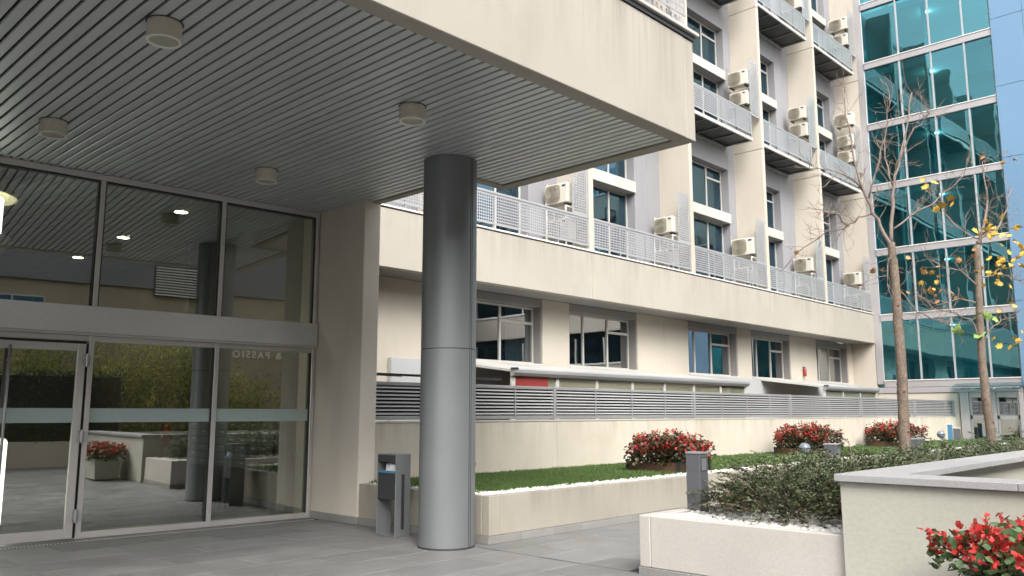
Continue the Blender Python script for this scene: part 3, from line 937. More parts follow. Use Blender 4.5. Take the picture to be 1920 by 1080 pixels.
for lv, z0 in enumerate(LV):
    ztop = LV[lv + 1] if lv < 2 else TOP
    for i in range(6):
        if lv > 0 and i < 1: continue
        a, b = FX[i] + .18, FX[i + 1]
        o0, o1 = OPEN[i]
        zo = z0 + 4.48
        MB().box(a, WY, z0 - .03, o0, WY + .35, ztop - .035).build('wall_panel', M['grey_wall'], ob, bevel=.004, seg=1)
        if o1 < b - .7:
            MB().box(o1, WY, z0 - .03, (o1 + b) / 2 - .006, WY + .35, ztop - .035).build('wall_panel', M['grey_wall'], ob, bevel=.004, seg=1)
            MB().box((o1 + b) / 2 + .006, WY, z0 - .03, b, WY + .35, ztop - .035).build('wall_panel', M['grey_wall'], ob, bevel=.004, seg=1)
        else:
            MB().box(o1, WY, z0 - .03, b, WY + .35, ztop - .035).build('wall_panel', M['grey_wall'], ob, bevel=.004, seg=1)
        MB().box(o0 + .003, WY + .002, zo, o1 - .003, WY + .348, ztop - .037).build('lintel_panel', M['grey_wall'], ob, bevel=.004, seg=1)
        MB().box(o0 + .004, WY - .06, z0 + 2.47, o1 - .004, GY + .1, z0 + 2.82).build('spandrel_beam', M['offwhite'], ob, bevel=.006, seg=1)
        cw = (0, .52) if (i + lv) % 3 == 1 else None
        office_window(ob, o0 + .02, o1 - .02, z0 + 2.83, zo - .01, GY, M['win'], curtain=cw)
        office_window(ob, o0 + .02, o1 - .02, z0 + .06, z0 + 2.46, GY, M['win'], transom=False, curtain=None)
        # balcony
        if lv == 0:
            p0, p1 = a + .01, b - .01
            bal = MB().box(p0, FY + .005, z0 + .84, p1, FY + .045, z0 + .90).build('balcony_rail', M['rail'], ob, bevel=.005, seg=1)
            inst('perforated_panel', perf_panel(p1 - p0, .74), bal, (p0, FY + .025, z0 + .10))
            for k in range(5):
                xx = p0 + .05 + (p1 - p0 - .1) * k / 4
                MB().box(xx - .02, FY + .04, z0 + .002, xx + .02, FY + .07, z0 + .84).build('post', M['alu'], bal)
        else:
            p0, p1 = a + .01, a + 4.12
            bal = MB().box(p0, FY + .005, z0 + .84, p1, FY + .045, z0 + .90).build('balcony_rail', M['rail'], ob, bevel=.005, seg=1)
            inst('perforated_panel', perf_panel(p1 - p0, .74), bal, (p0, FY + .025, z0 + .10))
            inst('perforated_panel', perf_panel(WY - FY - .1, .74, 'y'), bal, (p1 - .01, FY + .06, z0 + .10))
            for k in range(5):
                xx = p0 + .05 + (p1 - p0 - .1) * k / 4
                MB().box(xx - .015, FY + .04, z0 - .02, xx + .015, FY + .07, z0 + .84).build('post', M['dark'], bal)
            MB().box(p0, FY, z0 - .15, p1 + .02, FY + .06, z0 - .03).build('edge_beam', M['offwhite'], bal, bevel=.005, seg=1)
            MB().box(p1 - .06, FY + .063, z0 - .15, p1 + .02, WY - .01, z0 - .05).build('end_beam', M['rail'], bal, bevel=.005, seg=1)
            MB().box(p0, FY + .062, z0 - .10, p1 - .063, WY - .002, z0 - .06).build('floor_deck', M['dark'], bal)
            for k in range(1, 4):
                xx = p0 + (p1 - p0) * k / 4
                MB().box(xx - .03, FY + .063, z0 - .14, xx + .03, WY - .01, z0 - .101).build('deck_beam', M['soffit_grey'], bal)
            MB().box(p0, WY - .12, z0 - .22, p1, WY - .003, z0 - .145).build('deck_beam', M['alu'], bal)
        # perforated privacy screen in front of the air conditioners
        s0, s1 = b - .68, b - .05
        zs0, zs1 = (z0 + .92, z0 + 2.45) if lv == 0 else (z0 + .85, z0 + 2.95)
        scr = inst('privacy_screen', perf_panel(s1 - s0, zs1 - zs0), ob, (s0, FY + .03, zs0))
        MB().box(s0, FY + .01, zs0 - .03, s1, FY + .07, zs0 - .002).build('screen_rail', M['alu'], scr)

# ground floor wall under the band
GW = 14.5
wins = [(13.1, 16.30), (17.40, 20.57), (23.40, 26.60), (27.60, 30.70), (33.05, 36.20)]
solid = [(8.0, 10.5), (10.5, 13.1), (16.30, 17.40), (20.57, 22.0), (22.0, 23.40), (26.60, 27.60), (30.70, 33.05), (36.20, 36.75)]
for a, b in solid:
    MB().box(a + .004, GW, 0, b - .004, GW + .30, BB - .008).build('wall_panel', M['cream_clean'], ob, bevel=.004, seg=1)
for k, (a, b) in enumerate(wins):
    MB().box(a - .004, GW + .03, 4.36, b + .004, GW + .34, BB - .009).build('lintel_panel', M['soffit_grey'], ob)
    MB().box(a - .004, GW + .02, 0, b + .004, GW + .34, 2.80).build('wall_panel', M['plinth_grey'], ob)
    MB().box(a + .002, GW - .03, 2.805, b - .002, GW + .36, 2.86).build('window_sill', M['offwhite'], ob, bevel=.004, seg=1)
    MB().box(b - .05, GW + .03, 2.865, b - .002, GW + .40, 4.355).build('reveal', M['soffit_grey'], ob)
    sp = (0, .30, .66, 1.0) if k in (1, 3) else (0, .26, .60, 1.0)
    office_window(ob, a + .01, b - .055, 2.865, 4.35, GW + .31, M['win_clear'], sp, True, curtain=(.02, .6) if k == 2 else ((.70, .98) if k == 0 else ((0.05, .55) if k == 4 else None)))
MB().box(11.2, GW - .16, 0, 36.7, GW - .035, 2.79).build('plinth_wall', M['plinth_grey'], ob, bevel=.005, seg=1)
# upper volume of the building over the lobby, behind the canopy
MB().box(-14, 14.0, CZ + .2, 7.09, 14.3, TOP).build('side_wall', M['cream_clean'], ob)
MB().box(36.76, 13.52, 0, 36.94, 14.9, LV[0] - .01).build('end_wall', M['cream_clean'], ob, bevel=.004, seg=1)
hx = empty('wall_hydrant', (31.7, 14.45, 3.0), 'small red fire cylinder on the cream wall near the last ground floor windows', 'extinguisher')
MB().lathe((31.72, 14.42), [(.001, 3.02), (.06, 3.02), (.065, 3.04), (.065, 3.30), (.03, 3.36), (.02, 3.40)], 16).build('cylinder', M['red'], hx, smooth=True)
MB().box(31.69, 14.40, 3.36, 31.75, 14.5, 3.39).build('bracket', M['dark'], hx)

# air conditioners ----------------------------------------------------
_ac = {}


def ac_parts():
    W, H, D = .80, .58, .32          # faces -X: width runs along Y
    body = MB().box(0, -W / 2, 0, D, W / 2, H).mesh('casing', M['ac'], bevel=.03, seg=3)
    gr = MB()
    cyy, czz, r = .12, H / 2, .235
    for k in range(9):
        rr = r * (k + 1) / 9
        pts = [(-.012, cyy + rr * math.cos(t), czz + rr * math.sin(t)) for t in np.linspace(0, 2 * math.pi, 25)]
        gr.tube(pts, .0045, 4)
    for k in range(12):
        t = 2 * math.pi * k / 12
        gr.tube([(-.014, cyy + .04 * math.cos(t), czz + .04 * math.sin(t)), (-.014, cyy + r * math.cos(t), czz + r * math.sin(t))], .004, 4)
    grm = gr.mesh('fan_grille', M['ac_fan'])
    fd = MB()
    rw = .265
    for k in range(1):
        n_ = 32
        vv = []
        for t in np.linspace(0, 2 * math.pi, n_, endpoint=False):
            # squircle recess
            c_, s_ = math.cos(t), math.sin(t)
            q = rw / max((abs(c_) ** 5 + abs(s_) ** 5) ** .2, 1e-6)
            vv.append((-.003, cyy + q * c_, czz + q * s_ * .98))
        fd.add(vv, [tuple(range(n_ - 1, -1, -1))])
    fdm = fd.mesh('fan_recess', M['ac_fan'])
    bd = MB()
    vv = [(-.004, -.27 + .07 * math.cos(t), H - .09 + .032 * math.sin(t)) for t in np.linspace(0, 2 * math.pi, 20, endpoint=False)]
    bd.add(vv, [tuple(range(19, -1, -1))])
    bdm = bd.mesh('badge', M['ac_blue'])
    ft = MB().box(.02, -.02, -.06, .30, .02, 0).mesh('foot_bracket', M['dark'])
    hub = MB().cyl((0, 0), .05, 0, .008, 20).mesh('fan_hub', M['ac'])
    return body, fdm, grm, bdm, ft, hub


AC = ac_parts()


def air_con(x, y, z, label):
    t = empty('air_conditioner', (x, y, z), label, 'air conditioner', 'outdoor air conditioning units on the balconies')
    px_, pz_ = x + .26, z + .1
    MB().tube([(px_, y + .38, pz_), (px_ + .02, y + .47, pz_ + .02), (px_ + .03, y + .52, pz_ + .15), (px_ + .02, y + .54, pz_ + .55 + random.uniform(-.1, .3)), (px_, y + .57, pz_ + .62)], .016, 6).build('pipe', M['offwhite'], t, smooth=True)
    inst('casing', AC[0], t, (x, y, z))
    inst('fan_recess', AC[1], t, (x, y, z))
    inst('fan_grille', AC[2], t, (x, y, z))
    inst('badge', AC[3], t, (x, y, z))
    inst('foot_bracket', AC[4], t, (x, y - .28, z))
    inst('foot_bracket', AC[4], t, (x, y + .28, z))
    k_ = random.choice((.88, .95, 1.0, 1.04))
    t.scale = (1, k_, k_)
    t.rotation_euler = (0, 0, random.uniform(-.05, .05))
    return t


bayname = {1: 'first bay past the column', 2: 'second bay past the column', 3: 'third bay past the column',
           4: 'second bay from the tower', 5: 'bay beside the tower'}
for i in range(1, 6):
    b = FX[i + 1]
    air_con(b - .72, 14.05, LV[0] + .20, 'air conditioner behind the lowest balcony railing, ' + bayname[i])
    air_con(b - .72, 14.05, LV[0] + 1.22, 'air conditioner rising above the lowest balcony railing, ' + bayname[i])
for i in range(3, 6):
    b = FX[i + 1]
    air_con(b - .78, 13.95, LV[1] + 1.25, 'lower stacked air conditioner on the middle balcony, ' + bayname[i])
    air_con(b - .80, 13.95, LV[1] + 2.0, 'upper stacked air conditioner on the middle balcony, ' + bayname[i])
air_con(FX[6] - .80, 13.95, LV[1] + 2.95, 'topmost of three stacked air conditioners on the middle balcony beside the tower')
for i in (4, 5):
    b = FX[i + 1]
    air_con(b - .78, 13.95, LV[2] + 1.25, 'lower stacked air conditioner on the highest balcony, ' + bayname[i])
    air_con(b - .80, 13.95, LV[2] + 2.0, 'upper stacked air conditioner on the highest balcony, ' + bayname[i])
# racks that carry the units
for i in range(1, 6):
    b = FX[i + 1]
    rk = MB()
    rk.box(b - .74, 13.70, LV[0] + 1.10, b - .40, 13.73, LV[0] + 1.14); rk.box(b - .74, 14.37, LV[0] + 1.10, b - .40, 14.40, LV[0] + 1.14)
    for yy in (13.70, 14.37):
        for xx in (b - .74, b - .43):
            rk.box(xx, yy, LV[0] + .001, xx + .03, yy + .03, LV[0] + 1.10)
    rk.build('unit_rack', M['white'], ob)

# lean-to glass porches behind the fence -------------------------------
def lean_to(x0, x1, label, red):
    t = empty('lean_to_porch', ((x0 + x1) / 2, 12.1, 0), label, 'porch', 'porches behind the fence')
    yf, yb = 12.05, 14.33
    zf, zb_ = 2.50, 2.80
    MB().hexa([(x0, yf, zf - .05), (x1, yf, zf - .05), (x1, yb, zb_ - .05), (x0, yb, zb_ - .05), (x0, yf, zf), (x1, yf, zf), (x1, yb, zb_), (x0, yb, zb_)]).build('roof', M['roof_grey'], t)
    gu = MB()
    pr = [(yf, zf + .02), (yf - .10, zf + .02), (yf - .13, zf - .01), (yf - .13, zf - .07), (yf - .09, zf - .13), (yf, zf - .15)]
    n_ = len(pr)
    gu.add([(x0 - .02, a, b) for a, b in pr] + [(x1 + .02, a, b) for a, b in pr],
           [tuple(range(n_ - 1, -1, -1)), tuple(range(n_, 2 * n_))] + [(i, (i + 1) % n_, n_ + (i + 1) % n_, n_ + i) for i in range(n_)])
    gu.build('gutter', M['alu'], t)
    MB().box(x0 - .04, yf - .145, zf - .005, x0 + .08, yf - .03, zf + .035).build('gutter_end', M['dark'], t)
    n_ = max(2, int((x1 - x0) / 1.25))
    for k in range(n_ + 1):
        xx = x0 + .06 + (x1 - x0 - .12) * k / n_
        MB().box(xx - .05, yf - .02, 0, xx + .05, yf + .035, zf - .06).build('post', M['offwhite'], t)
    for k in range(n_):
        xa = x0 + .06 + (x1 - x0 - .12) * k / n_ + .05
        xb = x0 + .06 + (x1 - x0 - .12) * (k + 1) / n_ - .05
        MB().box(xa, yf + .0, .1, xb, yf + .008, zf - .06).build('pane', M['porch_clear'], t)
    if red:
        MB().box(x0 + .12, yf - .015, 1.6, x0 + 1.15, yf - .002, zf - .10).build('red_shutter', M['brick_red'], t)
    MB().box(x0 + .1, yf + .014, 0, x1 - .1, yf + .05, 2.44).build('inner_wall', M['cream_clean'], t)
    return t


lean_to(12.55, 22.5, 'long grey lean-to porch with gutter and a red shutter behind the fence', True)
lean_to(27.9, 32.6, 'short grey lean-to porch behind the fence near the glass tower', False)
for k, (xa, xb, lab) in enumerate([(7.95, 8.75, 'dark flat sunshade panel over the fence beside the cream pillar'),
                                   (9.0, 10.3, 'dark flat sunshade panel half hidden by the round column'),
                                   (9.9, 11.1, 'dark flat sunshade panel over the fence just right of the round column')]):
    t = empty('sunshade', (xa, 11.0, 0), lab, 'sunshade', 'dark sunshades behind the fence')
    za = 2.22
    MB().hexa([(xa, 10.9, za - .02), (xb, 10.9, za - .03), (xb + .2, 12.2, za + .05), (xa + .2, 12.2, za + .06),
               (xa, 10.9, za + .02), (xb, 10.9, za + .01), (xb + .2, 12.2, za + .09), (xa + .2, 12.2, za + .10)]).build('sheet', M['dark'], t)
    MB().cyl(((xa + xb) / 2 + .1, 11.5), .03, 0, za, 12).build('pole', M['alu'], t)

# ================================================================== glass tower
TX = 36.8
tw = empty('glass_tower', (TX, 10.8, 0), 'teal glass curtain wall tower with pale blue flank at the far end', 'tower')
ZL = [2.80, 5.62, 8.47, 11.35, 14.15, 17.02, 19.85, 22.7]
MY = [13.30, 11.70, 10.40, 9.10, 8.10]
MB().box(TX - .06, 13.20, 2.8, TX + .2, 13.50, 23).build('corner_jamb', M['lavender'], tw, bevel=.01, seg=1)
for z in ZL:
    MB().box(TX - .10, 8.05, z - .14, TX + .12, 13.195, z + .13).build('transom_band', M['lavender'], tw, bevel=.01, seg=1)
    MB().box(TX - .13, 8.05, z + .132, TX + .1, 13.19, z + .17).build('band_cap', M['white'], tw, bevel=.004, seg=1)
for a, b in zip(ZL[:-1], ZL[1:]):
    for yy in MY[1:-1]:
        MB().box(TX - .09, yy - .03, a + .171, TX + .03, yy + .03, b - .141).build('mullion', M['rail'], tw, bevel=.004, seg=1)
    for y1_, y0_ in zip(MY[:-1], MY[1:]):
        ya, yb_ = y0_ + .02, y1_ - .02
        t1, t2 = random.gauss(0, .006), random.gauss(0, .006)
        pn = MB(); pn.hexa([(TX + t1, ya, a + .1), (TX + .012 + t1, ya, a + .1), (TX + .012 - t1, yb_, a + .1), (TX - t1, yb_, a + .1),
                            (TX + t1 + t2, ya, b - .1), (TX + .012 + t1 + t2, ya, b - .1), (TX + .012 - t1 + t2, yb_, b - .1), (TX - t1 + t2, yb_, b - .1)])
        pn.build('pane', M['teal'], tw)
    # floor inside: slab, ceiling, rear wall and ceiling lights
    MB().box(TX + .6, 5.0, a - .30, TX + 7, 13.9, a - .02).build('floor_slab', M['tower_ceiling'], tw)
    MB().box(TX + 3.6, 8.9, a - .01, TX + 3.75, 13.3, b - .31).build('inner_wall', M['tower_in'], tw)
    for yy in (10.9,):
        MB().cyl((TX + 1.7, yy), .10, b - .325, b - .305, 20).build('ceiling_light', M['tower_light'], tw)
        pl_d = bpy.data.lights.new('ceiling_light_glow', 'POINT'); pl_d.energy = 6; pl_d.shadow_soft_size = .12; pl_d.color = (1, .97, .9)
        pl_o = bpy.data.objects.new('ceiling_light_glow', pl_d); COL.objects.link(pl_o); pl_o.parent = tw
        pl_o.location = (1.7, yy - 10.8, b - .5)
    for yy in (10.9, 12.4):
        MB().cyl((TX + 1.1, yy), .10, a - .02, b - .30, 14).build('inner_post', M['lavender'], tw)
MB().box(TX + 7, 5.0, 0, TX + 7.2, 14, 23).build('rear_wall', M['tower_in'], tw)
MB().box(TX + .25, 13.52, 0, TX + 7, 13.9, 23).build('side_wall', M['tower_in'], tw)
for k in range(6):
    yy = 12.9 - k * .22
    MB().box(TX + .25, yy - .10, 2.98, TX + .28, yy + .10, 4.9).build('blind_strip', M['curtain'], tw)
for k in range(12):
    yy = 11.4 - k * .25
    MB().box(TX + .25, yy - .115, 2.98, TX + .28, yy + .115, 4.45).build('blind_strip', M['curtain'], tw)
# pale blue flank in panels
zz = [2.6, 5.9, 8.75, 11.65, 14.62, 17.5, 20.4, 23.3]
yy_ = [8.05, 6.9, 5.8]
for a, b in zip(zz[:-1], zz[1:]):
    for p, q in zip(yy_[:-1], yy_[1:]):
        MB().box(TX - .16, q + .006, a + .006, TX + .1, p - .006, b - .006).build('blue_panel', M['blue'], tw, bevel=.006, seg=1)
MB().box(TX - .10, 5.8, 2.6, TX + .09, 8.04, 23.3).build('panel_backing', M['opp_grey'], tw)
MB().box(TX - .1, 5.8, 0, TX + .1, 8.0, 2.59).build('base_wall', M['lavender'], tw)
# base of the tower: cream wall left of the door, grey portal
MB().box(TX - .05, 10.35, 0, TX + .15, 13.5, 2.40).build('base_wall', M['cream_clean'], tw, bevel=.006, seg=1)
MB().box(TX - .09, 8.05, 2.42, TX + .15, 13.5, 2.655).build('lintel_band', M['lavender'], tw, bevel=.006, seg=1)
for (a, b) in ((9.98, 10.30), (9.02, 9.20), (8.06, 8.22)):
    MB().box(TX - .16, a, 0, TX + .14, b, 2.41).build('portal_jamb', M['lavender'], tw, bevel=.006, seg=1)
for (a, b) in ((9.21, 9.97), (8.23, 9.01)):
    dd = MB()
    dd.box(TX - .06, a, 2.20, TX + .0, b, 2.41); dd.box(TX - .06, a, 1.36, TX, b, 1.50)
    dd.box(TX - .06, a, .0, TX, a + .07, 2.20); dd.box(TX - .06, b - .07, 0, TX, b, 2.20)
    f_ = dd.build('door_frame', M['alu'], tw)
    MB().box(TX - .03, a + .06, 1.50, TX - .02, b - .06, 2.21).build('pane', M['win_clear'], f_)
    MB().box(TX - .03, a + .06, .05, TX - .02, b - .06, 1.37).build('pane', M['win_clear'], f_)
MB().box(TX + .9, 8.1, 0, TX + .95, 10.3, 2.4).build('door_void', M['room'], tw)
MB().hexa([(TX - 1.1, 8.0, 2.50), (TX - .10, 8.0, 2.74), (TX - .10, 10.4, 2.74), (TX - 1.1, 10.4, 2.50),
           (TX - 1.1, 8.0, 2.53), (TX - .10, 8.0, 2.77), (TX - .10, 10.4, 2.77), (TX - 1.1, 10.4, 2.53)]).build('porch_glass', M['canopy_glass'], tw)
for yy in (8.1, 8.85, 9.6, 10.3):
    MB().tube([(TX - 1.05, yy, 2.49), (TX - .1, yy, 2.70)], .035, 8).build('porch_bracket', M['alu'], tw)

# ================================================================== garden lights and boxes on the lawn
def globe_light(x, y, s, label):
    t = empty('globe_spotlight', (x, y, LZ), label, 'lamp', 'globe spotlights on the lawn')
    MB().cyl((x, y), .05 * s, LZ, LZ + .02, 16).cyl((x, y), .022 * s, LZ + .02, LZ + .10, 12).build('stem', M['alu'], t)
    m = MB()
    r = .11 * s
    prof = [(r * math.sin(a) + .0001, LZ + .10 + r - r * math.cos(a)) for a in np.linspace(0, math.pi, 15)]
    m.lathe((x, y), prof, 28).build('globe', M['globe'], t, smooth=True)
    m = MB()
    m.lathe((x, y), [(r * 1.02, LZ + .10 + r * .9), (r * 1.03, LZ + .10 + r * 1.0), (r * 1.02, LZ + .10 + r * 1.08)], 28).build('band', M['dark'], t, smooth=True)


globe_light(18.42, 8.47, 1.15, 'grey globe spotlight in front of the middle flower box')
globe_light(33.2, 10.05, 1.25, 'globe spotlight on the lawn near the tower entrance')
globe_light(9.4, 9.95, .95, 'globe spotlight on the lawn peeking out left of the round column')
for (x, y, w_, h_, m1, lab) in [(34.8, 10.2, .08, 1.15, 'bin_blue', 'small light blue sign post by the wall near the tower entrance'),
                                (35.6, 10.2, .12, 1.0, 'bollard', 'small dark grey box by the wall near the tower entrance')]:
    t = empty('lawn_marker', (x, y, LZ), lab, 'marker')
    MB().box(x - .04, y - w_, LZ, x + .04, y + w_, h_).build('body', M[m1], t, bevel=.005, seg=1)
    MB().box(x - .055, y - w_ - .02, h_ + .001, x + .055, y + w_ + .02, h_ + .03).build('cap', M['white'], t)


def bollard(x, y, label):
    t = empty('bollard_light', (x, y, LZ), label, 'bollard', 'bollard lights along the planting bed')
    MB().box(x - .085, y - .085, LZ - .1, x + .085, y + .085, LZ + .58).build('post', M['bollard'], t, bevel=.006, seg=1)
    MB().box(x - .09, y - .09, LZ + .582, x + .09, y + .09, LZ + .605).build('cap', M['alu'], t, bevel=.004, seg=1)
    MB().box(x - .06, y - .0865, LZ + .40, x + .06, y - .0845, LZ + .55).build('lens_frame', M['dark'], t)
    MB().box(x - .05, y - .0885, LZ + .41, x + .05, y - .0868, LZ + .54).build('lens', M['column'], t)
    MB().box(x - .0865, y - .06, LZ + .40, x - .0846, y + .06, LZ + .401).build('groove', M['dark'], t)


bollard(8.0, 4.90, 'dark grey square bollard light at the near end of the planting bed')
bollard(11.42, 4.86, 'dark grey square bollard light in the planting bed behind the shrubs, middle one')
bollard(14.72, 4.85, 'dark grey square bollard light beside the nearer tree trunk')


# leaf-cloud helper -----------------------------------------------------
def quads(P, U, V, su, sv):
    """diamond-ish leaves: centres P, axes U (length) and V (width)"""
    a = P - U * su[:, None]
    b = P + V * sv[:, None]
    c = P + U * su[:, None]
    d = P - V * sv[:, None]
    return np.stack([a, b, c, d], 1).reshape(-1, 3), np.arange(len(P) * 4).reshape(-1, 4)


def rand_frames(n, up=0.0):
    U = RNG.standard_normal((n, 3)); U[:, 2] += up
    U /= np.linalg.norm(U, axis=1)[:, None]
    W = RNG.standard_normal((n, 3))
    V = np.cross(U, W); V /= np.linalg.norm(V, axis=1)[:, None]
    return U, V


def round_leaves(P, r, up=.9):
    """cupped six-sided round leaves facing roughly up and out"""
    n = len(P)
    Nn = RNG.standard_normal((n, 3)); Nn[:, 2] = np.abs(Nn[:, 2]) + up
    Nn /= np.linalg.norm(Nn, axis=1)[:, None]
    U = np.cross(Nn, RNG.standard_normal((n, 3))); U /= np.linalg.norm(U, axis=1)[:, None]
    V = np.cross(Nn, U)
    k = 7
    ring = []
    for i in range(k):
        a = 2 * math.pi * i / k
        rr = r * (1 + .15 * RNG.standard_normal(n))
        ring.append(P + (U * math.cos(a) + V * math.sin(a)) * rr[:, None] + Nn * (r * .22)[:, None])
    vv = np.concatenate([np.stack([P] + ring, 1)], 1)
    f = np.array([[0, 1 + i, 1 + (i + 1) % k] for i in range(k)])
    ff = f[None] + (np.arange(n) * (k + 1))[:, None, None]
    return vv.reshape(-1, 3), ff.reshape(-1, 3), np.repeat(RNG.random(n), k + 1)


def petals(P, r):
    """four-petalled blossom: each petal a bent diamond"""
    n = len(P)
    Nn = RNG.standard_normal((n, 3)); Nn[:, 2] += .5; Nn[:, 0] -= .3; Nn[:, 1] -= .2
    Nn /= np.linalg.norm(Nn, axis=1)[:, None]
    U = np.cross(Nn, RNG.standard_normal((n, 3))); U /= np.linalg.norm(U, axis=1)[:, None]
    V = np.cross(Nn, U)
    vs_, fs_ = [], []
    for i in range(4):
        a = math.pi / 2 * i
        d = U * math.cos(a) + V * math.sin(a)
        e = -U * math.sin(a) + V * math.cos(a)
        rr = (r * (.8 + .4 * RNG.random(n)))[:, None]
        q = np.stack([P, P + d * rr * .6 + e * rr * .55 + Nn * rr * .25, P + d * rr + Nn * rr * .15, P + d * rr * .6 - e * rr * .55 + Nn * rr * .25], 1)
        vs_.append(q)
    vv = np.stack(vs_, 1).reshape(-1, 3)
    return vv, np.arange(n * 16).reshape(-1, 4), np.repeat(RNG.random(n), 16)


def begonia(name, c, rx, ry, z0, h, nl, nf, rl, rf, label, leafm, group, spikes=20):
    t = empty(name, (c[0], c[1], z0), label, 'flowers', group)

    def cloud(n, lo, shell):
        a = RNG.random(n) * 6.283
        q = np.sqrt(RNG.random(n))
        if shell: q = .35 + .65 * q
        zt = h * (.62 + .38 * np.sqrt(np.clip(1 - q ** 2 * .85, 0, 1)))
        bumpy = 1 + .16 * np.sin(a * 5 + c[0]) + .10 * np.sin(a * 9 + 1.3 * q * 7)
        zt = zt * (1 + .13 * np.sin(a * 3 + q * 5 + c[1] * 2) + .10 * np.sin(a * 7 - q * 9 + c[0]))
        z = z0 + zt * (lo + (1 - lo) * RNG.random(n) ** (.5 if shell else .8)) * (.86 + .2 * RNG.random(n))
        return np.stack([c[0] + rx * q * np.cos(a) * bumpy, c[1] + ry * q * np.sin(a) * bumpy, z], 1)
    P = cloud(nl, .08, False)
    vv, ff, tn = round_leaves(P, rl * (.6 + .7 * RNG.random(nl)))
    np_mesh('leaves', vv, ff, leafm, t, smooth=True, color=tn)
    P = cloud(nf, .45, True)
    # blossoms come in clusters
    P = np.repeat(P[: nf // 3], 3, 0) + RNG.standard_normal((nf // 3 * 3, 3)) * rf * 1.0
    # flowering spikes rising above the mass
    sp_pts, stalks = [], MB()
    for k in range(spikes):
        a = random.random() * 6.283; q = math.sqrt(random.random()) * .82
        bx, by = c[0] + rx * q * math.cos(a), c[1] + ry * q * math.sin(a)
        zt = z0 + h * (.85 + .42 * random.random()) - h * .25 * q * q
        tx, ty = bx + random.uniform(-.05, .05), by + random.uniform(-.05, .05)
        stalks.tube([(bx, by, z0 + h * .3), ((bx + tx) / 2, (by + ty) / 2, (zt + z0 + h * .3) / 2 + .02), (tx, ty, zt)], [.006, .005, .003], 5)
        for j in range(random.randint(2, 5)):
            sp_pts.append((tx + random.gauss(0, rf * .7), ty + random.gauss(0, rf * .7), zt - j * rf * 1.1 + random.gauss(0, .008)))
    P = np.concatenate([P, np.array(sp_pts)])
    vv, ff, tn = petals(P, rf * (.7 + .6 * RNG.random(len(P))))
    np_mesh('blossoms', vv, ff, M['begonia_red'], t, color=tn)
    tag(stalks.build('stalks', M['stalk'], t), kind='stuff')
    return t


def wooden_box(x0, y0, x1, y1, label):
    t = empty('flower_box', ((x0 + x1) / 2, (y0 + y1) / 2, LZ), label, 'flower box', 'low brown flower boxes on the lawn')
    z0, z1 = LZ - .02, LZ + .16
    MB().box(x0, y0, z0, x0 + .04, y1, z1).build('board', M['corten'], t, bevel=.004, seg=1)
    MB().box(x1 - .04, y0, z0, x1, y1, z1).build('board', M['corten'], t, bevel=.004, seg=1)
    MB().box(x0 + .042, y0 + .002, z0, x1 - .042, y0 + .042, z1 - .004).build('board', M['corten'], t, bevel=.004, seg=1)
    MB().box(x0 + .042, y1 - .042, z0, x1 - .042, y1 - .002, z1 - .004).build('board', M['corten'], t, bevel=.004, seg=1)
    for (a, b) in ((x0, y0), (x1, y0), (x0, y1), (x1, y1)):
        MB().box(a - .025, b - .025, z0 + .004, a + .025, b + .025, z1 + .02).build('corner_post', M['dark'], t)
    MB().box(x0 + .05, y0 + .05, z0, x1 - .05, y1 - .05, z1 - .05).build('soil', M['earth'], t)


for (x0, y0, x1, y1, lab, lab2) in [
    (12.58, 8.06, 13.58, 9.14, 'low brown flower box on the lawn nearest the camera', 'red begonias in the flower box nearest the round column'),
    (19.75, 8.72, 20.85, 9.85, 'low brown flower box on the lawn behind the globe spotlight', 'red begonias in the middle flower box behind the globe spotlight'),
    (26.3, 8.9, 27.5, 10.1, 'low brown flower box on the lawn behind the nearer tree trunk', 'red begonias in the farthest flower box behind the nearer tree trunk')]:
    wooden_box(x0, y0, x1, y1, lab)
    begonia('begonia_bush', ((x0 + x1) / 2, (y0 + y1) / 2), (x1 - x0) * .68, (y1 - y0) * .68, LZ + .08, random.uniform(.52, .60), 4300, 1050, .028, .020,
            lab2, M['begonia_dark'], 'red begonias on the lawn', 75)

# ================================================================== planting bed, near side
bd = empty('planting_bed', (7.15, 4, 0), 'low cream raised bed with white pebbles and dark shrubs', 'planter')
MB().box(7.15, 2.98, .08, 7.28, 4.936, LZ).build('end_wall', M['cream_bed'], bd, bevel=.008, seg=1)
q = [7.146, 9.6, 12.0, 14.4, 16.8, 19.2, 21.6, 24.0, 26.4, 28.8, 31.2]
for a, b in zip(q[:-1], q[1:]):
    MB().box(a + .002, 4.94, .08, b - .002, 5.07, LZ).build('side_wall', M['cream_bed'], bd, bevel=.008, seg=1)
for k in range(4):
    inst('plinth_stone', pm, bd, (7.15, 5.08 - k * .6, -.02), (0, 0, -math.pi / 2))
pm2 = MB().box(0, -.02, 0, .594, .012, .078).mesh('plinth_stone', M['plinth'], bevel=.004, seg=1)
for k in range(20):
    inst('plinth_stone', pm2, bd, (7.16 + k * .6, 5.07, 0))
MB().box(7.282, 2.98, .1, 31.2, 4.938, LZ - .06).build('soil', M['earth'], bd)
pts = []
for k in range(5200):
    x = 7.29 + (random.random() ** 2.2) * 9
    pts.append((x, random.uniform(3.0, 4.93), LZ - .05 + random.random() * .03))
pebbles('pebble_mulch', pts, 'white pebbles covering the near planting bed', .018, .040)


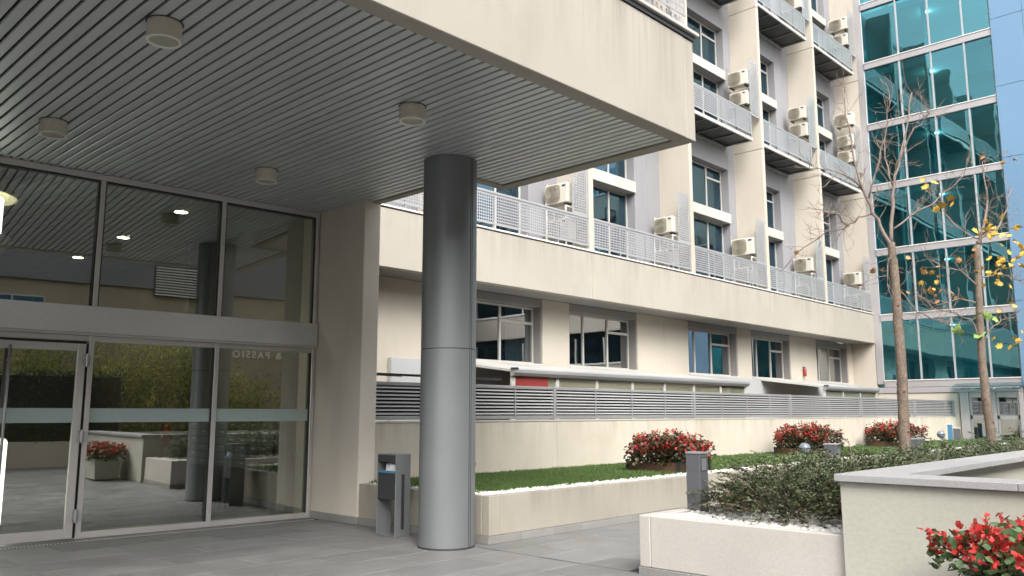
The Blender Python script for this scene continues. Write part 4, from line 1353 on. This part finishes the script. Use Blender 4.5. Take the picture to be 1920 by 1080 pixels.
def shrub(c, rx, ry, h, n_st, label, rust=.3):
    """cotoneaster: arching sprays with small leaves set herringbone-fashion along both sides"""
    t = empty('cotoneaster_shrub', (c[0], c[1], LZ), label, 'shrub', 'arching shrubs in the planting bed')
    st = MB()
    n_l = 54
    S = np.linspace(0, 1, 8)
    PTS = []
    for k in range(n_st):
        a = random.random() * 6.283
        q = math.sqrt(random.random())
        ox, oy_ = c[0] + rx * .8 * q * math.cos(a), c[1] + ry * .8 * q * math.sin(a)
        b_ = a + random.gauss(0, .9)
        L_ = random.uniform(.22, .52)
        env = max(.25, 1 - .75 * q * q)
        z_hi = h * env * random.random() ** .55
        droop = random.uniform(-.05, .25)
        pts_ = np.stack([ox + L_ * S * math.cos(b_), oy_ + L_ * S * math.sin(b_),
                         LZ + .01 + z_hi * (.35 + .65 * np.sin(np.minimum(1, S * 1.3) * math.pi * .5)) - droop * S ** 2 * .5 + random.uniform(0, .12) * S], 1)
        pts_[:, 2] = np.maximum(pts_[:, 2], LZ - .02)
        PTS.append(pts_)
        if k % 3 == 0: st.tube([tuple(p) for p in pts_], [.005 * (1 - .7 * i / 7) + .001 for i in range(8)], 4)
    tag(st.build('stems', M['twig'], t), kind='stuff')
    PTS = np.array(PTS)
    ns = len(PTS)
    s_ = .06 + .94 * RNG.random((ns, n_l))
    i_ = np.minimum(6, (s_ * 7).astype(int)); f_ = (s_ * 7 - i_)[..., None]
    r_ = np.arange(ns)[:, None]
    A, B = PTS[r_, i_], PTS[r_, i_ + 1]
    p = (A * (1 - f_) + B * f_).reshape(-1, 3)
    d = (B - A).reshape(-1, 3); d /= np.linalg.norm(d, axis=1)[:, None] + 1e-6
    side = np.cross(d, [0, 0, 1.0]); side /= np.linalg.norm(side, axis=1)[:, None] + 1e-6
    n = len(p)
    side *= np.where(np.arange(n) % 2 == 0, 1, -1)[:, None]
    u = d * .55 + side * .75 + RNG.normal(0, .25, (n, 3)) + [0, 0, .1]
    u /= np.linalg.norm(u, axis=1)[:, None]
    v_ = np.cross(u, np.stack([RNG.normal(0, .5, n), RNG.normal(0, .5, n), np.ones(n)], 1)); v_ /= np.linalg.norm(v_, axis=1)[:, None] + 1e-6
    p = p + u * RNG.uniform(.008, .03, n)[:, None]
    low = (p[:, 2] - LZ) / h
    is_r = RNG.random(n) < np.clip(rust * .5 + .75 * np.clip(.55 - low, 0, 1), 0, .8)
    for nm, sel, mt in (('foliage', ~is_r, 'juniper'), ('autumn_foliage', is_r, 'juniper_rust')):
        k = int(sel.sum())
        if not k: continue
        vv, ff = quads(p[sel], u[sel], v_[sel], .012 + .010 * RNG.random(k), .006 + .004 * RNG.random(k))
        np_mesh(nm, vv, ff, M[mt], t, color=np.repeat(RNG.random(k), 4))
    return t


shrub((8.32, 3.90), .84, .90, .56, 680, 'dark arching shrub at the near end of the bed beside the first bollard')
shrub((9.65, 3.85), .95, .92, .66, 660, 'dark arching shrub against the cream parapet wall')
shrub((11.0, 4.0), 1.0, .9, .56, 500, 'arching shrub in the bed beside the middle bollard', .15)
shrub((12.5, 3.95), 1.1, .9, .58, 460, 'arching shrub in the bed in front of the nearer tree', .12)
shrub((14.1, 3.95), 1.1, .85, .60, 420, 'green shrub beside the third bollard behind the nearer tree', .08)
shrub((16.2, 3.95), 1.2, .85, .64, 400, 'green spreading shrub between the two trees', .08)
shrub((18.4, 4.0), 1.3, .90, .66, 380, 'green spreading shrub at the foot of the farther tree', .08)
shrub((21.0, 4.0), 1.5, .95, .68, 380, 'green spreading shrub beyond the farther tree', .08)
shrub((24.2, 4.2), 1.9, 1.0, .70, 380, 'green spreading shrub farthest along the bed before the tower entrance', .08)

# ================================================================== parapet round the stair well
pp = empty('stairwell_parapet', (7.0, 2.5, 0), 'rough cream parapet wall with grey granite coping', 'parapet wall')
PX, PY0, PY1, PZ = 7.08, -3.0, 2.965, 1.03
MB().box(PX, PY0, 0, PX + .26, PY1, PZ).build('front_wall', M['cream_rough'], pp, bevel=.006, seg=1)
MB().box(PX + .262, PY1 - .26, 0, 27, PY1, PZ).build('side_wall', M['cream_rough'], pp, bevel=.006, seg=1)
MB().box(27, PY0, 0, 27.2, PY1, PZ).build('end_wall', M['cream_rough'], pp)
MB().box(PX + .262, PY0, 0, 26.99, PY0 + .2, PZ).build('side_wall', M['cream_rough'], pp)
MB().box(PX + .262, PY0 + .2, .01, 26.99, PY1 - .262, .05).build('stair_floor', M['slab'], pp)
cw_ = .42
yy = PY1 + .03
cuts = [yy, yy - 1.36, yy - 2.72, yy - 4.08, PY0]
for a, b in zip(cuts[:-1], cuts[1:]):
    MB().box(PX - .05, b + .002, PZ + .002, PX - .05 + cw_, a - .002, PZ + .062).build('coping_stone', M['granite'], pp, bevel=.006)
x = PX - .05 + cw_ + .003
while x < 27:
    MB().box(x, yy - cw_, PZ + .002, x + 1.296, yy - .002, PZ + .0615).build('coping_stone', M['granite'], pp, bevel=.006)
    x += 1.3

# ================================================================== concrete flower trough in front of the parapet
ft = empty('concrete_trough', (6.62, 1.3, 0), 'pale concrete trough holding the foreground red begonias', 'trough')
fx0, fx1, fy0, fy1, fzt = 6.30, 6.88, .72, 1.88, .46
tr_ = MB()
tr_.hexa([(fx0 + .03, fy0 + .03, .03), (fx1 - .03, fy0 + .03, .03), (fx1 - .03, fy1 - .03, .03), (fx0 + .03, fy1 - .03, .03),
          (fx0, fy0, fzt), (fx1, fy0, fzt), (fx1, fy1, fzt), (fx0, fy1, fzt)])
tr_.build('body', M['cream_rough'], ft, bevel=.012)
for (a, b, c, d) in ((fx0 - .01, fy0 - .01, fx1 + .01, fy0 + .05), (fx0 - .01, fy1 - .05, fx1 + .01, fy1 + .01), (fx0 - .01, fy0 + .052, fx0 + .05, fy1 - .052), (fx1 - .05, fy0 + .052, fx1 + .01, fy1 - .052)):
    MB().box(a, b, fzt + .002, c, d, fzt + .04).build('rim', M['cream_rough'], ft, bevel=.006, seg=1)
MB().box(fx0 + .055, fy0 + .055, fzt + .002, fx1 - .055, fy1 - .055, fzt + .02).build('soil', M['earth'], ft)
begonia('begonia_bush', (6.60, 1.32), .42, .74, fzt - .02, .40, 1300, 1300, .031, .0215, 'red begonias in the foreground at the lower right corner', M['begonia_leaf'], 'red begonias', 70)

# ================================================================== trees
def leaf_mesh(name, mat, s):
    pts = [(0, -.5), (.18, -.42), (.48, -.30), (.34, -.05), (.55, .22), (.26, .22), (.0, .62), (-.26, .22), (-.55, .22), (-.34, -.05), (-.48, -.30), (-.18, -.42)]
    vv = [(0, 0, 0)] + [(a * s, b * s, (.22 * abs(a) + .12 * b * b) * s) for a, b in pts]
    n_ = len(pts)
    m = MB(); m.add(vv, [(0, 1 + i, 1 + (i + 1) % n_) for i in range(n_)])
    return m.mesh(name, mat)


LEAF = {k: leaf_mesh('leaf', M['leaf_' + k], s) for k, s in (('yellow', .115), ('brown', .10), ('green', .20))}


def tree(label, limbs, leaves, r_base, name='bare_tree'):
    tr0 = limbs[0]
    t = empty(name, (tr0[0][0], tr0[0][1], LZ - .1), label, 'tree', 'young trees in the planting bed')
    pts_ = [Vector(p) for p in tr0]
    pts_[0].z = LZ - .1
    # finer, slightly knobbly trunk
    fine_p, fine_r = [], []
    for i in range(len(pts_) - 1):
        for s in np.linspace(0, 1, 9)[:-1]:
            p = pts_[i].lerp(pts_[i + 1], s)
            fine_p.append(p + Vector((random.gauss(0, .004), random.gauss(0, .004), 0)))
            u = (i + s) / (len(pts_) - 1)
            fine_r.append(r_base * (1 - .38 * u) * (1 + random.gauss(0, .022)))
    fine_p.append(pts_[-1]); fine_r.append(r_base * .62)
    tk = MB().tube(fine_p, fine_r, 16)
    tk.build('trunk', M['bark'], t, smooth=True)
    kn = MB()
    for k in range(18):
        i = random.randrange(4, len(fine_p) - 6)
        a = random.random() * 6.28
        p = fine_p[i]; d = Vector((math.cos(a), math.sin(a), 0))
        kn.tube([p + d * fine_r[i] * .8, p + d * (fine_r[i] * 1.10 + .004)], [.024, .014], 8)
    tag(kn.build('branch_scars', M['corten'], t), kind='stuff')
    br, tw_ = MB(), MB()
    for lb in limbs[1:]:
        lp = [Vector(p) for p in lb]
        n_ = len(lp)
        wob = [lp[0]]
        dep = random.uniform(-.35, .35)
        vd = Vector((.72, .69, 0))
        sm = []
        for i in range(n_ - 1):
            for s in (0, .33, .66):
                u = (i + s) / (n_ - 1)
                sm.append(lp[i].lerp(lp[i + 1], s) + vd * dep * u * 1.2 + Vector((random.gauss(0, .012), random.gauss(0, .012), random.gauss(0, .012))))
        sm.append(lp[-1] + vd * dep * 1.2)
        r0 = .030 if lb is limbs[1] or lb is limbs[2] else .013
        rr = [r0 * (1 - .82 * i / (len(sm) - 1)) + .003 for i in range(len(sm))]
        br.tube(sm, rr, 8)
        # twigs
        for k in range(int(6 + 4 * n_)):
            i = random.randrange(max(1, len(sm) // 4), len(sm))
            p = sm[i].copy()
            ax = (sm[min(i + 1, len(sm) - 1)] - sm[max(i - 1, 0)])
            if ax.length > 0: ax.normalize()
            d = (ax * .6 + Vector((random.gauss(0, .7), random.gauss(0, .7), random.gauss(.25, .6)))).normalized()
            L_ = random.uniform(.15, .55)
            q_ = [p]
            for s in range(4):
                d = (d + Vector((random.gauss(0, .22), random.gauss(0, .22), random.gauss(.05, .22)))).normalized()
                q_.append(q_[-1] + d * L_ / 4)
            tw_.tube(q_, [.0048, .004, .0032, .0024, .0015], 4)
            for kk in range(2):
                if random.random() < .7:
                    e = (d + Vector((random.gauss(0, .6), random.gauss(0, .6), random.gauss(0, .5)))).normalized()
                    b0_ = q_[2 + kk]
                    tw_.tube([b0_, b0_ + e * L_ * .2, b0_ + (e + Vector((0, 0, .2))) * L_ * .4], [.004, .003, .0015], 4)
    tag(br.build('branches', M['twig'], t, smooth=True), kind='stuff')
    tag(tw_.build('twigs', M['twig'], t), kind='stuff')
    for kind, ctr, n_, sp_ in leaves:
        for c in ctr:
            for k in range(n_):
                p = (c[0] + random.gauss(0, sp_), c[1] + random.gauss(0, sp_), c[2] + random.gauss(0, sp_ * .75))
                s = random.uniform(.65, 1.2)
                inst('leaf', LEAF[kind], t, p, (random.uniform(-1.2, 1.2), random.uniform(-1.2, 1.2), random.uniform(0, 6.28)), (s, s, s))
    return t


T1 = [[(13.39, 4.59, .6), (13.4, 4.58, 1.07), (13.42, 4.56, 2.04), (13.42, 4.56, 3.03), (13.42, 4.56, 3.87), (13.4, 4.58, 4.25)],
      [(13.41, 4.57, 4.16), (13.29, 4.69, 4.51), (13.2, 4.78, 4.85), (13.13, 4.86, 5.11), (13.05, 4.95, 5.6), (13.01, 4.99, 6.13), (12.99, 5.0, 6.71)],
      [(13.4, 4.58, 4.21), (13.43, 4.55, 4.72), (13.46, 4.51, 5.16), (13.53, 4.44, 5.6), (13.64, 4.33, 6.17), (13.7, 4.26, 6.67)],
      [(13.13, 4.86, 5.11), (12.89, 5.11, 5.42), (12.58, 5.43, 5.49)],
      [(13.18, 4.8, 4.94), (13.28, 4.7, 5.51), (13.37, 4.61, 6.13), (13.38, 4.6, 6.58)],
      [(13.52, 4.46, 5.51), (13.75, 4.21, 6.13), (13.92, 4.03, 6.35)],
      [(13.46, 4.51, 5.16), (13.45, 4.52, 5.68), (13.52, 4.45, 6.13)],
      [(13.44, 4.54, 4.46), (13.65, 4.32, 4.68), (13.9, 4.06, 4.9), (14.14, 3.8, 5.16), (14.3, 3.64, 5.38)],
      [(13.25, 4.74, 4.72), (13.1, 4.9, 4.68), (12.94, 5.06, 4.51), (12.77, 5.24, 4.46), (12.53, 5.49, 4.25), (12.33, 5.7, 3.93)],
      [(12.94, 5.06, 4.51), (12.78, 5.23, 4.72), (12.6, 5.41, 4.68)],
      [(13.42, 4.56, 4.08), (13.48, 4.5, 3.53), (13.69, 4.27, 3.18), (13.91, 4.04, 3.04), (14.11, 3.84, 2.98)],
      [(13.4, 4.58, 4.08), (13.32, 4.66, 3.87), (13.28, 4.7, 3.57)]]
tree('nearer bare tree with a straight trunk and hardly any leaves', T1,
     [('yellow', [(13.88, 4.08, 5.2), (14.1, 3.85, 4.85), (14.01, 3.95, 4.79)], 3, .09), ('brown', [(13.23, 4.75, 3.82), (12.4, 5.6, 4.0)], 2, .06)], .09)
T2 = [[(18.3, 4.6, .6), (18.28, 4.63, 1.23), (18.25, 4.66, 1.95), (18.24, 4.66, 2.89), (18.27, 4.63, 4.06), (18.3, 4.6, 4.93)],
      [(18.31, 4.59, 4.98), (18.45, 4.45, 5.15), (18.68, 4.2, 5.31), (18.81, 4.07, 5.59), (19.0, 3.87, 6.2)],
      [(18.33, 4.57, 4.93), (18.47, 4.42, 5.59), (18.54, 4.35, 6.03), (18.52, 4.37, 6.7)],
      [(18.32, 4.58, 5.04), (18.09, 4.82, 5.31), (17.95, 4.96, 5.64), (17.86, 5.06, 6.03)],
      [(18.24, 4.67, 3.05), (18.09, 4.82, 3.42), (17.84, 5.08, 3.53), (17.55, 5.38, 3.63), (17.27, 5.67, 3.9)],
      [(18.25, 4.65, 3.0), (18.49, 4.41, 3.31), (18.72, 4.17, 3.47), (18.94, 3.93, 3.53)],
      [(18.28, 4.62, 4.06), (18.03, 4.88, 4.38), (17.75, 5.18, 4.49), (17.5, 5.44, 4.71)],
      [(18.28, 4.62, 4.28), (18.55, 4.34, 4.33), (18.76, 4.12, 4.19), (18.99, 3.88, 3.79)],
      [(18.26, 4.65, 3.74), (18.0, 4.91, 3.85), (17.74, 5.18, 3.74), (17.49, 5.44, 3.9)]]
tree('farther tree with clusters of yellow autumn leaves', T2,
     [('yellow', [(18.45, 4.44, 5.26), (18.63, 4.25, 5.15), (18.72, 4.16, 4.71), (18.56, 4.33, 4.49), (18.44, 4.45, 4.38), (18.74, 4.15, 4.38), (18.84, 4.03, 4.93), (18.76, 4.12, 3.58), (18.77, 4.11, 3.0)], 11, .17),
      ('brown', [(17.53, 5.4, 4.6), (17.86, 5.06, 4.49), (17.57, 5.36, 4.01), (17.94, 4.98, 3.95), (17.71, 5.21, 3.9), (18.16, 4.74, 4.71), (18.47, 4.42, 6.79), (18.92, 3.96, 6.7)], 5, .15),
      ('yellow', [(17.6, 5.3, 4.3), (17.8, 5.1, 4.1)], 4, .12),
      ('green', [(18.28, 4.62, 3.53), (18.39, 4.5, 3.44), (17.97, 4.95, 3.19), (18.24, 4.66, 3.08)], 2, .05)], .092)

# ================================================================== the other side of the court (seen in the glass)
oy = -11.8
op = empty('opposite_building', (12, oy, 0), 'cream and grey building across the court, seen mirrored in the entrance glass', 'building')
MB().box(-30, oy - .4, 0, 36.9, oy, 6.6).build('lower_wall', M['opp_wall'], op)
MB().box(-30, oy - .4, 6.61, 36.9, oy + .15, 8.6).build('grey_band', M['opp_grey'], op)
MB().box(-30, oy - .4, 8.61, 36.9, oy, 11.5).build('upper_wall', M['opp_wall'], op)
for k in range(14):
    x0 = -8 + k * 3.2
    if 8.0 < x0 + 1 < 19.5: continue
    office_window(op, x0, x0 + 2.2, 4.6, 6.0, oy + .05, M['win'], (0, .5, 1), False)
    office_window(op, x0, x0 + 2.2, 9.2, 10.8, oy + .05, M['win'], (0, .5, 1), False)
lv_me = MB().hexa([(10.9, oy + .18, .04), (12.95, oy + .18, .04), (12.95, oy + .26, 0), (10.9, oy + .26, 0), (10.9, oy + .18, .06), (12.95, oy + .18, .06), (12.95, oy + .26, .05), (10.9, oy + .26, .05)]).mesh('vent_louvre', M['white'])
MB().box(10.85, oy + .152, 6.3, 13.0, oy + .175, 7.6).build('vent_back', M['dark'], op)
for k in range(11):
    inst('vent_louvre', lv_me, op, (0, 0, 6.36 + k * .112))
fc = bpy.data.curves.new('sign_text', 'FONT'); fc.body = '& PASSIO'; fc.size = .52; fc.extrude = .01; fc.offset = .012; fc.space_character = 1.35
fo = bpy.data.objects.new('sign_text', fc); COL.objects.link(fo)
bpy.context.view_layer.update()
fm = bpy.data.meshes.new_from_object(fo.evaluated_get(bpy.context.evaluated_depsgraph_get()))
bpy.data.objects.remove(fo)
fm.materials.clear(); fm.materials.append(M['paper'])
sg = bpy.data.objects.new('wall_lettering', fm); COL.objects.link(sg)
_w = max(v.co.x for v in fm.vertices); sg.scale = (2.2 / _w, .85, 1)
sg.location = (16.45, oy + .06, 3.95); sg.rotation_euler = (R(90), 0, R(180))
tag(sg, 'white wall lettering mirrored in the right lower entrance pane', 'lettering')

hg = empty('clipped_hedge', (6, -4.5, 0), 'dark clipped hedge across the court, mirrored in the entrance glass', 'hedge')
MB().box(1, -5.5, .0, 8.5, -4.7, .75).build('planter_wall', M['cream_wall'], hg)
MB().box(1.1, -5.4, .75, 8.3, -4.85, 2.7).build('stems', M['black'], hg)  # solid black block filling the hedge behind its leaves
n = 16000
P = np.stack([RNG.uniform(1, 8.45, n), RNG.uniform(-5.5, -4.65, n), RNG.uniform(.7, 2.88, n)], 1)
U, V = rand_frames(n)
vv, ff = quads(P, U, V, .03 + .02 * RNG.random(n), .018 + .012 * RNG.random(n))
np_mesh('leaves', vv, ff, M['hedge'], hg, color=np.repeat(RNG.random(n), 4))
for j, (bx, by) in enumerate([(6.4, -7.9), (8.4, -7.4), (9.9, -7.6), (11.3, -7.3), (13.3, -7.9), (16.5, -8.2)]):
    bt = empty('bamboo_clump', (bx, by, 0), ['leftmost', 'second', 'third', 'fourth', 'fifth', 'rightmost'][j] + ' yellow-green bamboo clump across the court behind the camera', 'bamboo', 'bamboo across the court')
    cn_ = MB()
    LP = []
    for k in range(16):
        x0, y0_ = bx + random.gauss(0, .6), by + random.gauss(0, .35)
        hgt = random.uniform(2.6, 4.5) if bx < 12.5 else random.uniform(1.9, 3.2)
        dx, dy = random.gauss(0, .4), random.gauss(0, .3)
        p_ = [(x0 + dx * s * s, y0_ + dy * s * s, hgt * s) for s in np.linspace(0, 1, 7)]
        cn_.tube(p_, [.018 - .0022 * i for i in range(7)], 5)
        for m_ in range(300):
            s = random.uniform(.25, 1)
            LP.append((x0 + dx * s * s + random.gauss(0, .28), y0_ + dy * s * s + random.gauss(0, .28), hgt * s + random.gauss(0, .15)))
    cn_.build('canes', M['bamboo_cane'], bt)
    P = np.array(LP); n = len(P)
    U, V = rand_frames(n, -.5)
    vv, ff = quads(P, U, V, .08 + .06 * RNG.random(n), .018 + .012 * RNG.random(n))
    np_mesh('leaves', vv, ff, M['bamboo'], bt, color=np.repeat(RNG.random(n), 4))

# end wing beyond the tower, out of the picture, mirrored in the office windows
ew = empty('end_wing', (TX, -3, 0), 'cream end wing with window bands beyond the tower', 'building')
for k, z in enumerate((0, 2.9, 6.1, 9.3, 12.5)):
    MB().box(TX + .0, -11.3, z, TX + .4, 5.75, z + 1.35).build('cream_band', M['cream_clean'], ew)
    MB().box(TX - .05, -11.3, z + 1.352, TX + .4, 5.75, z + 1.45).build('band_cap', M['white'], ew)
    MB().box(TX + .25, -11.3, z + 1.452, TX + .4, 5.75, z + 2.89).build('window_band', M['win'], ew)
    for j in range(9):
        yj = -11 + j * 2.05
        MB().box(TX + .15, yj - .06, z + 1.452, TX + .26, yj + .06, z + 2.88).build('mullion', M['offwhite'], ew)
MB().box(TX + .6, -11.3, 0, TX + .8, 5.75, 15.4).build('rear_wall', M['room'], ew)
